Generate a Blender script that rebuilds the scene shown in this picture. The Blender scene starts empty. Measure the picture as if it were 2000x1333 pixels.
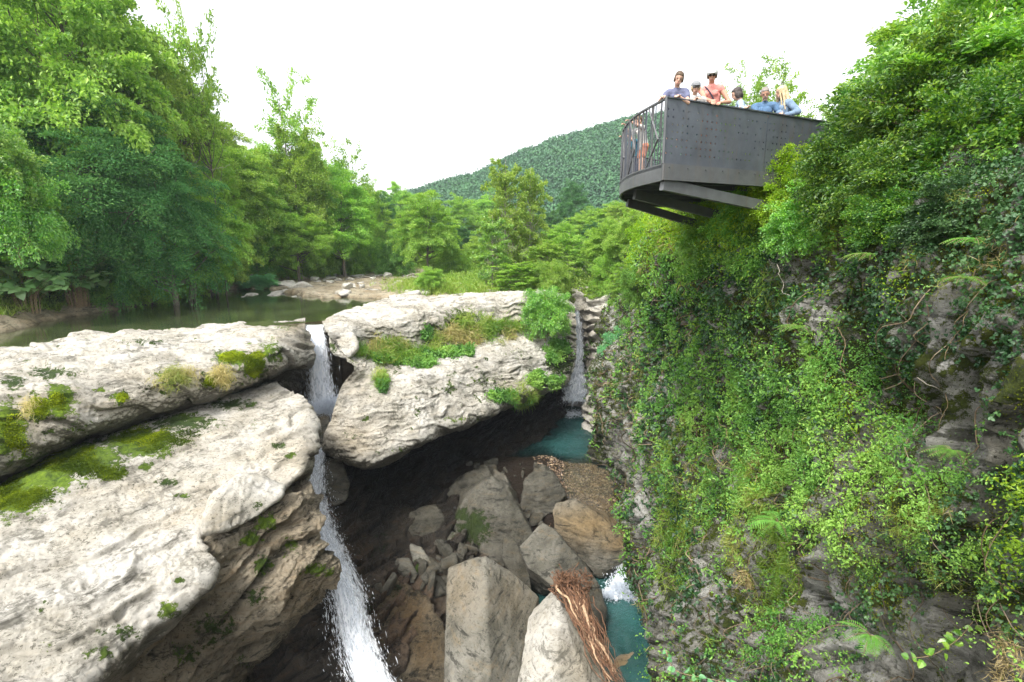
import bpy, math, random
import numpy as np
from mathutils import Vector, Matrix
from mathutils.bvhtree import BVHTree

# ------------------------------------------------------------------ camera, sky, sun, exposure
scn = bpy.context.scene
PITCH = math.radians(11.0); CAMZ = 5.0; FOC = 1000.0
cam_d = bpy.data.cameras.new("camera"); cam = bpy.data.objects.new("camera", cam_d)
scn.collection.objects.link(cam); scn.camera = cam
cam_d.sensor_width = 36.0; cam_d.lens = 18.0; cam_d.clip_start = 0.05; cam_d.clip_end = 5000
cam.location = (0, 0, CAMZ); cam.rotation_euler = (math.pi / 2 - PITCH, 0, 0)

SUN_EL, SUN_AZ = 56.0, -146.0
world = bpy.data.worlds.new("World"); scn.world = world; world.use_nodes = True
wn = world.node_tree.nodes; wl = world.node_tree.links
wn.clear()
w_out = wn.new('ShaderNodeOutputWorld'); w_bg = wn.new('ShaderNodeBackground')
w_sky = wn.new('ShaderNodeTexSky'); w_sky.sky_type = 'NISHITA'; w_sky.sun_disc = False
w_sky.sun_elevation = math.radians(SUN_EL); w_sky.sun_rotation = math.radians(SUN_AZ)
w_sky.air_density = 1.0; w_sky.dust_density = 3.0
w_hs = wn.new('ShaderNodeHueSaturation'); w_hs.inputs['Saturation'].default_value = 0.12
wl.new(w_sky.outputs[0], w_hs.inputs['Color']); wl.new(w_hs.outputs[0], w_bg.inputs[0])
wl.new(w_bg.outputs[0], w_out.inputs[0])
w_bg.inputs[1].default_value = 0.15
sun_d = bpy.data.lights.new("sun", 'SUN'); sun = bpy.data.objects.new("sun", sun_d)
scn.collection.objects.link(sun)
sun_d.energy = 1.15; sun_d.angle = math.radians(14); sun_d.color = (1.0, 0.96, 0.90)
_e, _a = math.radians(SUN_EL), math.radians(SUN_AZ)
sdir = Vector((math.cos(_e) * math.sin(_a), math.cos(_e) * math.cos(_a), math.sin(_e)))
sun.rotation_euler = sdir.to_track_quat('Z', 'Y').to_euler(); sun.location = (0, 0, 60)
scn.view_settings.view_transform = 'Standard'; scn.view_settings.look = 'None'
scn.view_settings.gamma = 1.0; scn.view_settings.exposure = 1.6

# ------------------------------------------------------------------ projection helpers (authoring only)
CP, SP = math.cos(PITCH), math.sin(PITCH)
def P(px, py, d):
    """world point seen at photo pixel (px,py) at forward distance d metres"""
    r = (px - 1000) / FOC; u = (666.5 - py) / FOC
    return np.array((r * d, d * (CP + u * SP), CAMZ + d * (-SP + u * CP)))
def PZ(px, py, z):
    u = (666.5 - py) / FOC
    return P(px, py, (z - CAMZ) / (-SP + u * CP))
def proj(V):
    X, Y, Z = V[..., 0], V[..., 1], V[..., 2] - CAMZ
    f = Y * CP - Z * SP; u = Y * SP + Z * CP
    f = np.where(np.abs(f) < 1e-3, 1e-3, f)
    return 1000 + FOC * X / f, 666.5 - FOC * u / f, f

# ------------------------------------------------------------------ numpy noise
def _hash(ix, iy, iz, seed):
    h = (ix * 374761393 + iy * 668265263 + iz * 2147483647 + seed * 974634777) & 0xffffffff
    h = ((h ^ (h >> 13)) * 1274126177) & 0xffffffff
    return h ^ (h >> 16)
def perlin(V, seed=0):
    V = np.asarray(V, dtype=np.float64)
    i = np.floor(V).astype(np.int64); f = V - i
    w = f * f * f * (f * (f * 6 - 15) + 10)
    out = 0
    for dx in (0, 1):
        for dy in (0, 1):
            for dz in (0, 1):
                h = _hash(i[..., 0] + dx, i[..., 1] + dy, i[..., 2] + dz, seed)
                gx = (h & 1023) / 511.5 - 1; gy = ((h >> 10) & 1023) / 511.5 - 1; gz = ((h >> 20) & 1023) / 511.5 - 1
                dot = gx * (f[..., 0] - dx) + gy * (f[..., 1] - dy) + gz * (f[..., 2] - dz)
                wx = w[..., 0] if dx else 1 - w[..., 0]
                wy = w[..., 1] if dy else 1 - w[..., 1]
                wz = w[..., 2] if dz else 1 - w[..., 2]
                out = out + dot * wx * wy * wz
    return out
def fbm(V, octs=4, seed=0, ridged=False):
    s = 0; a = 1.0; V = np.asarray(V, dtype=np.float64)
    for k in range(octs):
        n = perlin(V, seed + k * 17)
        if ridged: n = 0.35 - np.abs(n) * 1.6
        s = s + a * n; a *= 0.5; V = V * 2.03 + 11.3
    return s
def smooth(a, b, x):
    t = np.clip((x - a) / (b - a), 0, 1); return t * t * (3 - 2 * t)

# ------------------------------------------------------------------ object helpers
COL = scn.collection
def tag(o, label=None, cat=None, group=None, kind=None):
    if label: o['label'] = label
    if cat: o['category'] = cat
    if group: o['group'] = group
    if kind: o['kind'] = kind
    return o
def mesh_np(name, V, F, attrs=None, smooth_shade=False):
    """F: (M,k) int array or list of such arrays"""
    me = bpy.data.meshes.new(name)
    V = np.ascontiguousarray(V, dtype=np.float32)
    Fs = F if isinstance(F, list) else [F]
    nl = sum(f.size for f in Fs); npoly = sum(len(f) for f in Fs)
    me.vertices.add(len(V)); me.vertices.foreach_set('co', V.ravel())
    me.loops.add(nl); me.loops.foreach_set('vertex_index', np.concatenate([f.ravel() for f in Fs]).astype(np.int32))
    me.polygons.add(npoly)
    st = []; o = 0
    for f in Fs:
        st.append(o + np.arange(len(f)) * f.shape[1]); o += f.size
    me.polygons.foreach_set('loop_start', np.concatenate(st).astype(np.int32))
    me.polygons.foreach_set('use_smooth', np.full(npoly, bool(smooth_shade)))
    for k, v in (attrs or {}).items():
        a = me.attributes.new(k, 'FLOAT', 'POINT'); a.data.foreach_set('value', np.ascontiguousarray(v, dtype=np.float32).ravel())
    me.update(calc_edges=True)
    return me
def link(name, me, mat=None, parent=None, loc=None):
    o = bpy.data.objects.new(name, me); COL.objects.link(o)
    if mat is not None and me is not None:
        if len(me.materials) == 0: me.materials.append(mat)
    if parent: o.parent = parent
    if loc is not None: o.location = loc
    return o
def empty(name, loc=(0, 0, 0)):
    o = bpy.data.objects.new(name, None); COL.objects.link(o); o.location = loc; o.empty_display_size = 0.2
    return o
def copy_tree(root, loc, rz=0.0, s=1.0, sz=None, tilt=(0, 0)):
    r = root.copy(); COL.objects.link(r)
    for ch in list(root.children):
        c = ch.copy(); COL.objects.link(c); c.parent = r
        for g in list(ch.children):
            q = g.copy(); COL.objects.link(q); q.parent = c
    r.location = loc; r.rotation_euler = (tilt[0], tilt[1], rz)
    r.scale = (s, s, sz if sz else s)
    return r

class Bag:
    """collects triangles / quads for one mesh"""
    def __init__(s): s.V = []; s.F3 = []; s.F4 = []; s.n = 0; s.A = []
    def add(s, V, F3=None, F4=None, a=0.5):
        V = np.asarray(V, dtype=np.float64).reshape(-1, 3)
        if F3 is not None and len(F3): s.F3.append(np.asarray(F3) + s.n)
        if F4 is not None and len(F4): s.F4.append(np.asarray(F4) + s.n)
        s.V.append(V); s.A.append(np.broadcast_to(np.asarray(a, dtype=np.float64), (len(V),))); s.n += len(V)
    def mesh(s, name, sm=False, attr='tint'):
        F = []
        if s.F3: F.append(np.concatenate(s.F3))
        if s.F4: F.append(np.concatenate(s.F4))
        return mesh_np(name, np.concatenate(s.V), F, {attr: np.concatenate(s.A)}, sm)
    def build(s, name, mat, parent=None, sm=False):
        return link(name, s.mesh(name, sm), mat, parent)

def tube(bag, pts, radii, sides=6, cap=True, a=0.5):
    pts = np.asarray(pts, dtype=np.float64); n = len(pts)
    radii = np.broadcast_to(np.asarray(radii, dtype=np.float64), (n,))
    T = np.gradient(pts, axis=0); T /= np.linalg.norm(T, axis=1)[:, None] + 1e-9
    ref = np.array((0, 0, 1.0)) if abs(T[0, 2]) < 0.9 else np.array((1.0, 0, 0))
    A = np.cross(T, ref); A /= np.linalg.norm(A, axis=1)[:, None] + 1e-9
    B = np.cross(T, A)
    th = np.arange(sides) * 2 * math.pi / sides
    V = pts[:, None] + radii[:, None, None] * (np.cos(th)[None, :, None] * A[:, None] + np.sin(th)[None, :, None] * B[:, None])
    V = V.reshape(-1, 3)
    i = np.arange(n - 1)[:, None] * sides; j = np.arange(sides)[None]; j2 = (j + 1) % sides
    F = np.stack([i + j, i + j2, i + sides + j2, i + sides + j], -1).reshape(-1, 4)
    F3 = []
    if cap:
        V = np.vstack([V, pts[:1], pts[-1:]]); c0 = n * sides; c1 = c0 + 1
        for k in range(sides):
            k2 = (k + 1) % sides
            F3.append((c0, k2, k)); F3.append((c1, (n - 1) * sides + k, (n - 1) * sides + k2))
    bag.add(V, np.array(F3) if F3 else None, F, a)
def curve_pts(pts, n):
    """catmull-rom through pts"""
    pts = np.asarray(pts, dtype=np.float64); m = len(pts)
    t = np.linspace(0, m - 1 - 1e-9, n); i = t.astype(int); f = (t - i)[:, None]
    g = lambda k: pts[np.clip(k, 0, m - 1)]
    p0, p1, p2, p3 = g(i - 1), g(i), g(i + 1), g(i + 2)
    return 0.5 * (2 * p1 + (p2 - p0) * f + (2 * p0 - 5 * p1 + 4 * p2 - p3) * f ** 2 + (3 * p1 - p0 - 3 * p2 + p3) * f ** 3)
def box(bag, c, sx, sy, sz, rot=0.0, a=0.5, bev=0.0):
    x, y, z = sx / 2, sy / 2, sz / 2
    V = np.array([(-x, -y, -z), (x, -y, -z), (x, y, -z), (-x, y, -z), (-x, -y, z), (x, -y, z), (x, y, z), (-x, y, z)])
    cr, sr = math.cos(rot), math.sin(rot)
    V = V @ np.array([[cr, sr, 0], [-sr, cr, 0], [0, 0, 1]]) + np.asarray(c)
    F = [(0, 3, 2, 1), (4, 5, 6, 7), (0, 1, 5, 4), (1, 2, 6, 5), (2, 3, 7, 6), (3, 0, 4, 7)]
    bag.add(V, None, np.array(F), a)
def beam(bag, p, q, w, h, up=(0, 0, 1), a=0.5):
    """box from p to q, width w (horizontal), height h"""
    p = np.asarray(p, float); q = np.asarray(q, float); d = q - p; L = np.linalg.norm(d); d /= L
    up = np.asarray(up, float); s = np.cross(d, up); s /= np.linalg.norm(s); u = np.cross(s, d)
    V = [p + s * i * w / 2 + u * j * h / 2 + d * k for k in (0, L) for (i, j) in ((-1, -1), (1, -1), (1, 1), (-1, 1))]
    F = [(0, 1, 2, 3), (7, 6, 5, 4), (0, 4, 5, 1), (1, 5, 6, 2), (2, 6, 7, 3), (3, 7, 4, 0)]
    bag.add(np.array(V), None, np.array(F), a)

# ------------------------------------------------------------------ loft
def loft(name, rows, nr, nc, amp=1.0, seed=1, strata=None, attrs_fn=None, post=None, fine=0.055, bedk=1.0, terr=0.0):
    """rows: list of lists of 3-D points -> smooth displaced surface"""
    C = np.array(rows, dtype=np.float64)
    D = np.stack([curve_pts(C[r], nc) for r in range(C.shape[0])])           # R,nc,3
    G = np.stack([curve_pts(D[:, c], nr) for c in range(nc)], axis=1)         # nr,nc,3
    def normals(G):
        du = np.gradient(G, axis=0); dv = np.gradient(G, axis=1)
        N = np.cross(du, dv); return N / (np.linalg.norm(N, axis=2)[..., None] + 1e-9)
    N = normals(G)
    st = np.array(strata if strata is not None else (0.15, 0.1, 1.0)); 
    big = fbm(G * 0.28, 3, seed) * 0.75
    mid = fbm(G * np.array((1.0, 1.0, 1.6)), 4, seed + 5, ridged=True) * 0.13
    # bedding: sharper along one tilted direction
    sax = np.array(strata if strata is not None else (0.25, -0.1, 0.96)); sax = sax / np.linalg.norm(sax)
    warp = fbm(G * 0.5, 3, seed + 9) * 1.4
    q = (G @ sax) + warp * 0.5
    Q = np.stack([q * 2.2, (G[..., 0]) * 0.25, G[..., 1] * 0.25], -1)
    bed = fbm(Q, 4, seed + 13, ridged=True) * 0.26 * bedk
    fin = fbm(G * 4.0, 4, seed + 21, ridged=True) * fine * (1 + .8 * np.clip(perlin(G * .7, seed + 3) * 2, -1, 1))
    tq = q * 1.25 + fbm(G * .35, 2, seed + 31) * .8; tf = tq - np.floor(tq); tstep = (smooth(0, .16, tf) - tf) * terr * (.5 + np.clip(perlin(G * .25, seed + 41) * 2 + .5, 0, 1))
    disp = (big + mid + bed) * amp + fin + tstep
    G2 = G + N * disp[..., None]
    if post: G2 = post(G2)
    N = normals(G2)
    i = np.arange(nr - 1)[:, None] * nc; j = np.arange(nc - 1)[None]
    F = np.stack([i + j, i + j + 1, i + nc + j + 1, i + nc + j], -1).reshape(-1, 4)
    V = G2.reshape(-1, 3)
    hp = (mid * 1.1 + bed + tstep * .35); hp = hp - hp.mean()
    at = attrs_fn(V, N.reshape(-1, 3), hp.ravel()) if attrs_fn else {}
    me = mesh_np(name, V, F, at, True)
    return me, V, F, N.reshape(-1, 3)

def blobs(V, lst):
    px, py, d = proj(V); m = np.zeros(len(V))
    for b in lst:
        x, y, r = b[:3]; ry = b[3] if len(b) > 3 and b[3] else r; k = b[4] if len(b) > 4 else 1.0
        q = ((px - x) / r) ** 2 + ((py - y) / ry) ** 2
        m = np.maximum(m, k * np.exp(-q * 0.9))
    return m

# ------------------------------------------------------------------ materials
def mat_new(name):
    m = bpy.data.materials.new(name); m.use_nodes = True
    nt = m.node_tree; nt.nodes.clear()
    return m, nt.nodes, nt.links
def nd(N, t, **kw):
    n = N.new(t)
    for k, v in kw.items():
        if k in ('operation', 'blend_type', 'data_type', 'feature', 'distance', 'attribute_name', 'noise_dimensions', 'wave_type', 'bands_direction', 'use_clamp', 'invert', 'clamp', 'interpolation_type', 'noise_type'):
            setattr(n, k, v)
        else: n.inputs[k].default_value = v
    return n
def ramp(N, L, src, stops):
    r = N.new('ShaderNodeValToRGB'); e = r.color_ramp.elements
    while len(e) < len(stops): e.new(0.5)
    for k, (p, c) in enumerate(stops):
        e[k].position = p; e[k].color = (c[0], c[1], c[2], 1) if hasattr(c, '__len__') else (c, c, c, 1)
    L.new(src, r.inputs[0]); return r
def mixc(N, L, fac, a, b, mode='MIX'):
    m = N.new('ShaderNodeMix'); m.data_type = 'RGBA'; m.blend_type = mode
    for s, v in ((m.inputs[0], fac), (m.inputs[6], a), (m.inputs[7], b)):
        if hasattr(v, 'links') or isinstance(v, bpy.types.NodeSocket): L.new(v, s)
        elif isinstance(v, (int, float)): s.default_value = v
        else: s.default_value = (v[0], v[1], v[2], 1)
    return m.outputs[2]
def math_n(N, L, op, a, b=None, c=None, clamp=False):
    m = N.new('ShaderNodeMath'); m.operation = op; m.use_clamp = clamp
    for k, v in enumerate((a, b, c)):
        if v is None: continue
        if isinstance(v, bpy.types.NodeSocket): L.new(v, m.inputs[k])
        else: m.inputs[k].default_value = v
    return m.outputs[0]

def rock_mat(name, c_light, c_mid, c_dark, crack=0.6, dark_amt=0.5, rough=0.85, strata_rot=(0.25, 0.15, 0), bump=0.5,
             moss_a=(0.17, 0.26, 0.015), moss_b=(0.035, 0.07, 0.008), tan=(0.33, 0.20, 0.075), scale=1.0):
    m, N, L = mat_new(name)
    out = N.new('ShaderNodeOutputMaterial'); bs = N.new('ShaderNodeBsdfPrincipled')
    L.new(bs.outputs[0], out.inputs[0])
    tc = N.new('ShaderNodeTexCoord'); co = tc.outputs['Object']
    geo = N.new('ShaderNodeNewGeometry')
    mp = N.new('ShaderNodeMapping'); mp.inputs['Rotation'].default_value = strata_rot
    mp.inputs['Scale'].default_value = (0.5 * scale, 0.5 * scale, 3.2 * scale); L.new(co, mp.inputs[0])
    n1 = nd(N, 'ShaderNodeTexNoise', Scale=0.55 * scale, Detail=5.0, Roughness=0.6); L.new(co, n1.inputs['Vector'])
    n2 = nd(N, 'ShaderNodeTexNoise', Scale=1.3, Detail=11.0, Roughness=0.78, Distortion=0.25); L.new(mp.outputs[0], n2.inputs['Vector'])
    n3 = nd(N, 'ShaderNodeTexNoise', Scale=9.0 * scale, Detail=6.0, Roughness=0.75); L.new(co, n3.inputs['Vector'])
    n4 = nd(N, 'ShaderNodeTexNoise', Scale=2.3 * scale, Detail=12.0, Roughness=0.78, Distortion=0.4); L.new(co, n4.inputs['Vector'])
    vo = nd(N, 'ShaderNodeTexVoronoi', Scale=5.5 * scale, feature='DISTANCE_TO_EDGE'); 
    vmix = mixc(N, L, 0.25, co, n4.outputs['Color']); L.new(vmix, vo.inputs['Vector'])
    base = mixc(N, L, ramp(N, L, n1.outputs[0], [(0.35, 0.0), (0.65, 1.0)]).outputs[0], c_light, c_mid)
    # warm iron staining
    st = ramp(N, L, n2.outputs[0], [(0.52, 0.0), (0.75, 0.75)]).outputs[0]
    base = mixc(N, L, st, base, tan)
    att_t = nd(N, 'ShaderNodeAttribute', attribute_name='tan')
    base = mixc(N, L, math_n(N, L, 'MULTIPLY', att_t.outputs['Fac'], 0.75, clamp=True), base, tan)
    # dark pits and lichen
    dk = ramp(N, L, n4.outputs[0], [(0.33, 1.0), (0.40, 0.6), (0.46, 0.0)]).outputs[0]
    base = mixc(N, L, math_n(N, L, 'MULTIPLY', dk, dark_amt), base, c_dark)
    dk2 = ramp(N, L, n3.outputs[0], [(0.40, 1.0), (0.44, 0.0)]).outputs[0]
    pm_ = ramp(N, L, n1.outputs[0], [(0.40, 0.25), (0.62, 1.0)]).outputs[0]
    base = mixc(N, L, math_n(N, L, 'MULTIPLY', math_n(N, L, 'MULTIPLY', dk2, pm_), min(1, dark_amt * 1.2)), base, c_dark)
    # grey weathering film
    n5 = nd(N, 'ShaderNodeTexNoise', Scale=1.1 * scale, Detail=12.0, Roughness=0.82, Distortion=0.8); L.new(co, n5.inputs['Vector'])
    gf = ramp(N, L, n5.outputs[0], [(0.47, 0.0), (0.60, 1.0)]).outputs[0]
    base = mixc(N, L, math_n(N, L, 'MULTIPLY', gf, dark_amt * .55), base, tuple(v * .42 for v in c_mid))
    # bedding cracks
    ck = ramp(N, L, n2.outputs[0], [(0.40, 1.0), (0.46, 0.0)]).outputs[0]
    base = mixc(N, L, math_n(N, L, 'MULTIPLY', ck, crack), base, c_dark)
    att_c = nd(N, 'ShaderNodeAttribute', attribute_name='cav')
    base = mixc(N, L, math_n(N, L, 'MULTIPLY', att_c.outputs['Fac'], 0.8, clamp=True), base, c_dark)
    # moss
    att_m = nd(N, 'ShaderNodeAttribute', attribute_name='moss')
    mn = nd(N, 'ShaderNodeTexNoise', Scale=3.2, Detail=8.0, Roughness=0.75); L.new(co, mn.inputs['Vector'])
    mm = math_n(N, L, 'ADD', att_m.outputs['Fac'], math_n(N, L, 'MULTIPLY', math_n(N, L, 'SUBTRACT', mn.outputs[0], 0.5), 2.3))
    mm = math_n(N, L, 'ADD', mm, math_n(N, L, 'MULTIPLY', math_n(N, L, 'SUBTRACT', n3.outputs[0], 0.5), 1.3))
    mf = ramp(N, L, mm, [(0.50, 0.0), (0.62, 1.0)]).outputs[0]
    mcol = ramp(N, L, math_n(N, L, 'ADD', math_n(N, L, 'MULTIPLY', n3.outputs[0], .5), math_n(N, L, 'MULTIPLY', n4.outputs[0], .5)), [(0.40, moss_b), (0.60, moss_a)]).outputs[0]
    att_g = nd(N, 'ShaderNodeAttribute', attribute_name='mdark')
    mcol = mixc(N, L, math_n(N, L, 'MULTIPLY', att_g.outputs['Fac'], 0.9, clamp=True), mcol, (0.022, 0.040, 0.010))
    base = mixc(N, L, mf, base, mcol)
    # damp film; also carries shade painted into the cave and deep boulders
    att_w = nd(N, 'ShaderNodeAttribute', attribute_name='wet_shade')
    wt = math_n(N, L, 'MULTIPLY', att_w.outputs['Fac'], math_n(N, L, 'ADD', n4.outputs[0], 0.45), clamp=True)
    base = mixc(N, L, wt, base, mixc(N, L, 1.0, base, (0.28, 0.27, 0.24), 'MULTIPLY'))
    L.new(base, bs.inputs['Base Color'])
    rr = mixc(N, L, wt, (rough,) * 3, (0.35,) * 3); L.new(rr, bs.inputs['Roughness'])
    bs.inputs['Specular IOR Level'].default_value = 0.3
    h = math_n(N, L, 'ADD', math_n(N, L, 'MULTIPLY', n2.outputs[0], 1.0), math_n(N, L, 'MULTIPLY', n4.outputs[0], 0.8))
    h = math_n(N, L, 'ADD', h, math_n(N, L, 'MULTIPLY', n3.outputs[0], 0.3))
    h = math_n(N, L, 'ADD', h, math_n(N, L, 'MULTIPLY', mf, 0.25))
    h = math_n(N, L, 'ADD', h, math_n(N, L, 'MULTIPLY', ramp(N, L, vo.outputs['Distance'], [(0.0, 0.0), (0.12, 1.0)]).outputs[0], 0.06))
    bp = nd(N, 'ShaderNodeBump', Strength=min(1.0, bump * 1.5), Distance=0.2); L.new(h, bp.inputs['Height'])
    L.new(bp.outputs[0], bs.inputs['Normal'])
    return m

def leaf_mat(name, stops, trans=0.35, gloss=0.03, rough=0.45, vary=0.25):
    """stops: list of colours over the per-leaf tint attribute"""
    m, N, L = mat_new(name)
    out = N.new('ShaderNodeOutputMaterial')
    at = nd(N, 'ShaderNodeAttribute', attribute_name='tint')
    n = len(stops)
    col = ramp(N, L, at.outputs['Fac'], [(k / (n - 1), c) for k, c in enumerate(stops)]).outputs[0]
    oi = N.new('ShaderNodeObjectInfo')
    hs = N.new('ShaderNodeHueSaturation')
    v = math_n(N, L, 'MULTIPLY_ADD', oi.outputs['Random'], vary, 1 - vary / 2)
    hh = math_n(N, L, 'MULTIPLY_ADD', oi.outputs['Random'], 0.025, 0.4875)
    L.new(v, hs.inputs['Value']); L.new(hh, hs.inputs['Hue']); L.new(col, hs.inputs['Color'])
    df = N.new('ShaderNodeBsdfDiffuse'); tr = N.new('ShaderNodeBsdfTranslucent'); gl = nd(N, 'ShaderNodeBsdfGlossy', Roughness=rough)
    L.new(hs.outputs[0], df.inputs[0])
    tcol = mixc(N, L, 1.0, hs.outputs[0], (1.25, 1.3, 0.6), 'MULTIPLY'); L.new(tcol, tr.inputs[0])
    m1 = N.new('ShaderNodeMixShader'); m1.inputs[0].default_value = trans
    L.new(df.outputs[0], m1.inputs[1]); L.new(tr.outputs[0], m1.inputs[2])
    m2 = N.new('ShaderNodeMixShader'); m2.inputs[0].default_value = gloss
    L.new(m1.outputs[0], m2.inputs[1]); L.new(gl.outputs[0], m2.inputs[2])
    L.new(m2.outputs[0], out.inputs[0])
    return m
def simple_mat(name, col, rough=0.7, metal=0.0, var=0.15, scale=6.0, bump=0.0, col2=None, spec=0.4):
    m, N, L = mat_new(name)
    out = N.new('ShaderNodeOutputMaterial'); bs = N.new('ShaderNodeBsdfPrincipled'); L.new(bs.outputs[0], out.inputs[0])
    tc = N.new('ShaderNodeTexCoord')
    n = nd(N, 'ShaderNodeTexNoise', Scale=scale, Detail=6.0, Roughness=0.65); L.new(tc.outputs['Object'], n.inputs['Vector'])
    c2 = col2 if col2 else tuple(c * (1 - var * 2) for c in col)
    c = ramp(N, L, n.outputs[0], [(0.35, c2), (0.62, col)]).outputs[0]
    L.new(c, bs.inputs['Base Color']); bs.inputs['Roughness'].default_value = rough; bs.inputs['Metallic'].default_value = metal
    bs.inputs['Specular IOR Level'].default_value = spec
    if bump:
        b = nd(N, 'ShaderNodeBump', Strength=bump, Distance=0.02); L.new(n.outputs[0], b.inputs['Height']); L.new(b.outputs[0], bs.inputs['Normal'])
    return m

M = {}
M['lime'] = rock_mat('pale_limestone', (0.60, 0.575, 0.52), (0.46, 0.425, 0.35), (0.075, 0.07, 0.05), crack=0.7, dark_amt=0.75, tan=(0.42, 0.34, 0.22))
M['brown'] = rock_mat('brown_limestone', (0.46, 0.40, 0.30), (0.26, 0.22, 0.15), (0.03, 0.028, 0.018), crack=0.9, dark_amt=0.85, tan=(0.34, 0.21, 0.09), bump=0.8)
M['cave'] = rock_mat('painted_shade_rock', (0.12, 0.10, 0.075), (0.05, 0.042, 0.033), (0.012, 0.011, 0.010), crack=0.8, dark_amt=0.7, rough=0.6, tan=(0.20, 0.11, 0.05), bump=1.0)  # cave rock colours darkened to hold the deep shade below the overhang
M['cliff'] = rock_mat('mossy_cliff_rock', (0.50, 0.49, 0.45), (0.27, 0.26, 0.22), (0.022, 0.022, 0.012), crack=0.8, dark_amt=0.95, strata_rot=(0.2, 0.9, 0.2), tan=(0.13, 0.11, 0.05), bump=1.0,
                     moss_a=(0.12, 0.14, 0.012), moss_b=(0.018, 0.03, 0.006))
M['boulder'] = rock_mat('boulder_limestone', (0.29, 0.275, 0.23), (0.15, 0.142, 0.11), (0.025, 0.024, 0.018), crack=0.8, dark_amt=0.75, tan=(0.34, 0.235, 0.11), bump=0.5, scale=1.3)
M['ground'] = rock_mat('river_bank_ground', (0.42, 0.37, 0.27), (0.27, 0.22, 0.14), (0.05, 0.045, 0.025), crack=0.7, dark_amt=0.7, moss_a=(0.15, 0.21, 0.02), moss_b=(0.035, 0.06, 0.01))
# ------------------------------------------------------------------ foliage
RNG = np.random.default_rng(7)
def unit(v): return v / (np.linalg.norm(v, axis=-1, keepdims=True) + 1e-9)
TPL = {
 'quad': (np.array([(0, 0, 0), (.42, .5, .10), (1, 0, -.05), (.42, -.5, .10)]), None, np.array([(0, 1, 2, 3)])),
 'fold': (np.array([(0, 0, 0), (.30, .42, .10), (.66, .38, .08), (1, 0, -.10), (.66, -.38, .08), (.30, -.42, .10)]), None, np.array([(0, 1, 2, 3), (0, 3, 4, 5)])),
 'ivy': (np.array([(.35, 0, 0), (0, 0, 0), (-.05, .30, 0), (.22, .62, -.05), (.42, .30, .04), (.66, .34, 0), (1.0, 0, -.08), (.66, -.34, 0), (.42, -.30, .04), (.22, -.62, -.05), (-.05, -.30, 0)]),
         np.array([(0, k, k + 1) for k in range(1, 10)] + [(0, 10, 1)]), None),
 'heart': (np.array([(.4, 0, .06), (.05, 0, 0), (-.12, .25, 0), (.08, .48, -.02), (.42, .50, 0), (.75, .28, -.03), (1.05, 0, -.12), (.75, -.28, -.03), (.42, -.50, 0), (.08, -.48, -.02), (-.12, -.25, 0)]),
         np.array([(0, k, k + 1) for k in range(1, 10)] + [(0, 10, 1)]), None),
 'blade': (np.array([(0, -.5, 0), (0, .5, 0), (.4, -.42, .04), (.4, .42, .04), (.75, -.25, -.06), (.75, .25, -.06), (1, 0, -.26)]),
         np.array([(4, 5, 6)]), np.array([(0, 2, 3, 1), (2, 4, 5, 3)])),
}
def leaves(bag, pos, axis, nrm, L, W, tint, tpl='quad'):
    n = len(pos); T, F3, F4 = TPL[tpl]
    a = unit(axis); nn = unit(nrm - (nrm * a).sum(1, keepdims=True) * a); s = np.cross(a, nn)
    L = np.broadcast_to(L, (n,))[:, None, None]; W = np.broadcast_to(W, (n,))[:, None, None]
    V = pos[:, None] + a[:, None] * T[None, :, 0:1] * L + s[:, None] * T[None, :, 1:2] * W + nn[:, None] * T[None, :, 2:3] * L
    k = len(T); off = (np.arange(n) * k)[:, None, None]
    bag.add(V.reshape(-1, 3), (F3[None] + off).reshape(-1, 3) if F3 is not None else None,
            (F4[None] + off).reshape(-1, 4) if F4 is not None else None, np.repeat(np.broadcast_to(tint, (n,)), k))

def crown(rng, H, rx, rz, zc, nspray, per, lsize, droop=0.25, sprayL=0.42, flat=0.07, tpl='quad', lw=0.55, lumps=0.4, low=-0.75, wsp=0.30, seed=0):
    """returns bag of leaves, list of spray anchors"""
    d = unit(rng.normal(size=(nspray * 3, 3))); d = d[d[:, 2] > low][:nspray]; ns = len(d)
    lump = 0.82 + lumps * fbm(d * 1.7 + seed * 7.7, 3, 31 + seed)
    rf = rng.uniform(0.25, 1.0, ns) ** 0.42 * lump
    c = d * np.array((rx, rx, rz)) * rf[:, None]
    o = unit(d * np.array((1, 1, .55)) + rng.normal(size=(ns, 3)) * .28)
    L = sprayL * rx * rng.uniform(.55, 1.25, ns)
    up = np.array((0, 0, 1.0)); s = unit(np.cross(o, up)); u2 = np.cross(s, o)
    t = rng.uniform(0, 1, (ns, per)); sd = rng.normal(size=(ns, per)) * wsp * (1.05 - .75 * t); th = rng.normal(size=(ns, per)) * flat
    Lb = L[:, None, None]
    pos = c[:, None] + o[:, None] * (t[..., None] - .35) * Lb + s[:, None] * sd[..., None] * Lb + u2[:, None] * th[..., None] * Lb
    pos[..., 2] -= droop * L[:, None] * t ** 2 + 0.2 * droop * L[:, None] * np.abs(sd)
    pos = pos.reshape(-1, 3) + np.array((0, 0, zc)); N = len(pos)
    ax = np.repeat(o, per, 0) * .7 + np.repeat(s, per, 0) * (np.sign(sd.reshape(-1, 1)) * .6) + rng.normal(size=(N, 3)) * .45 - up * .25 * (droop + .4)
    nr = up + rng.normal(size=(N, 3)) * .85 + np.repeat(d, per, 0) * .35
    base = np.repeat(rng.uniform(.15, .85, ns), per)
    tint = np.clip(base * .55 + .25 + rng.normal(size=N) * .24, 0, 1)
    ls = lsize * rng.uniform(.6, 1.3, N)
    b = Bag(); leaves(b, pos, ax, nr, ls, ls * lw, tint, tpl)
    return b, c + np.array((0, 0, zc)), o, L
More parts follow.
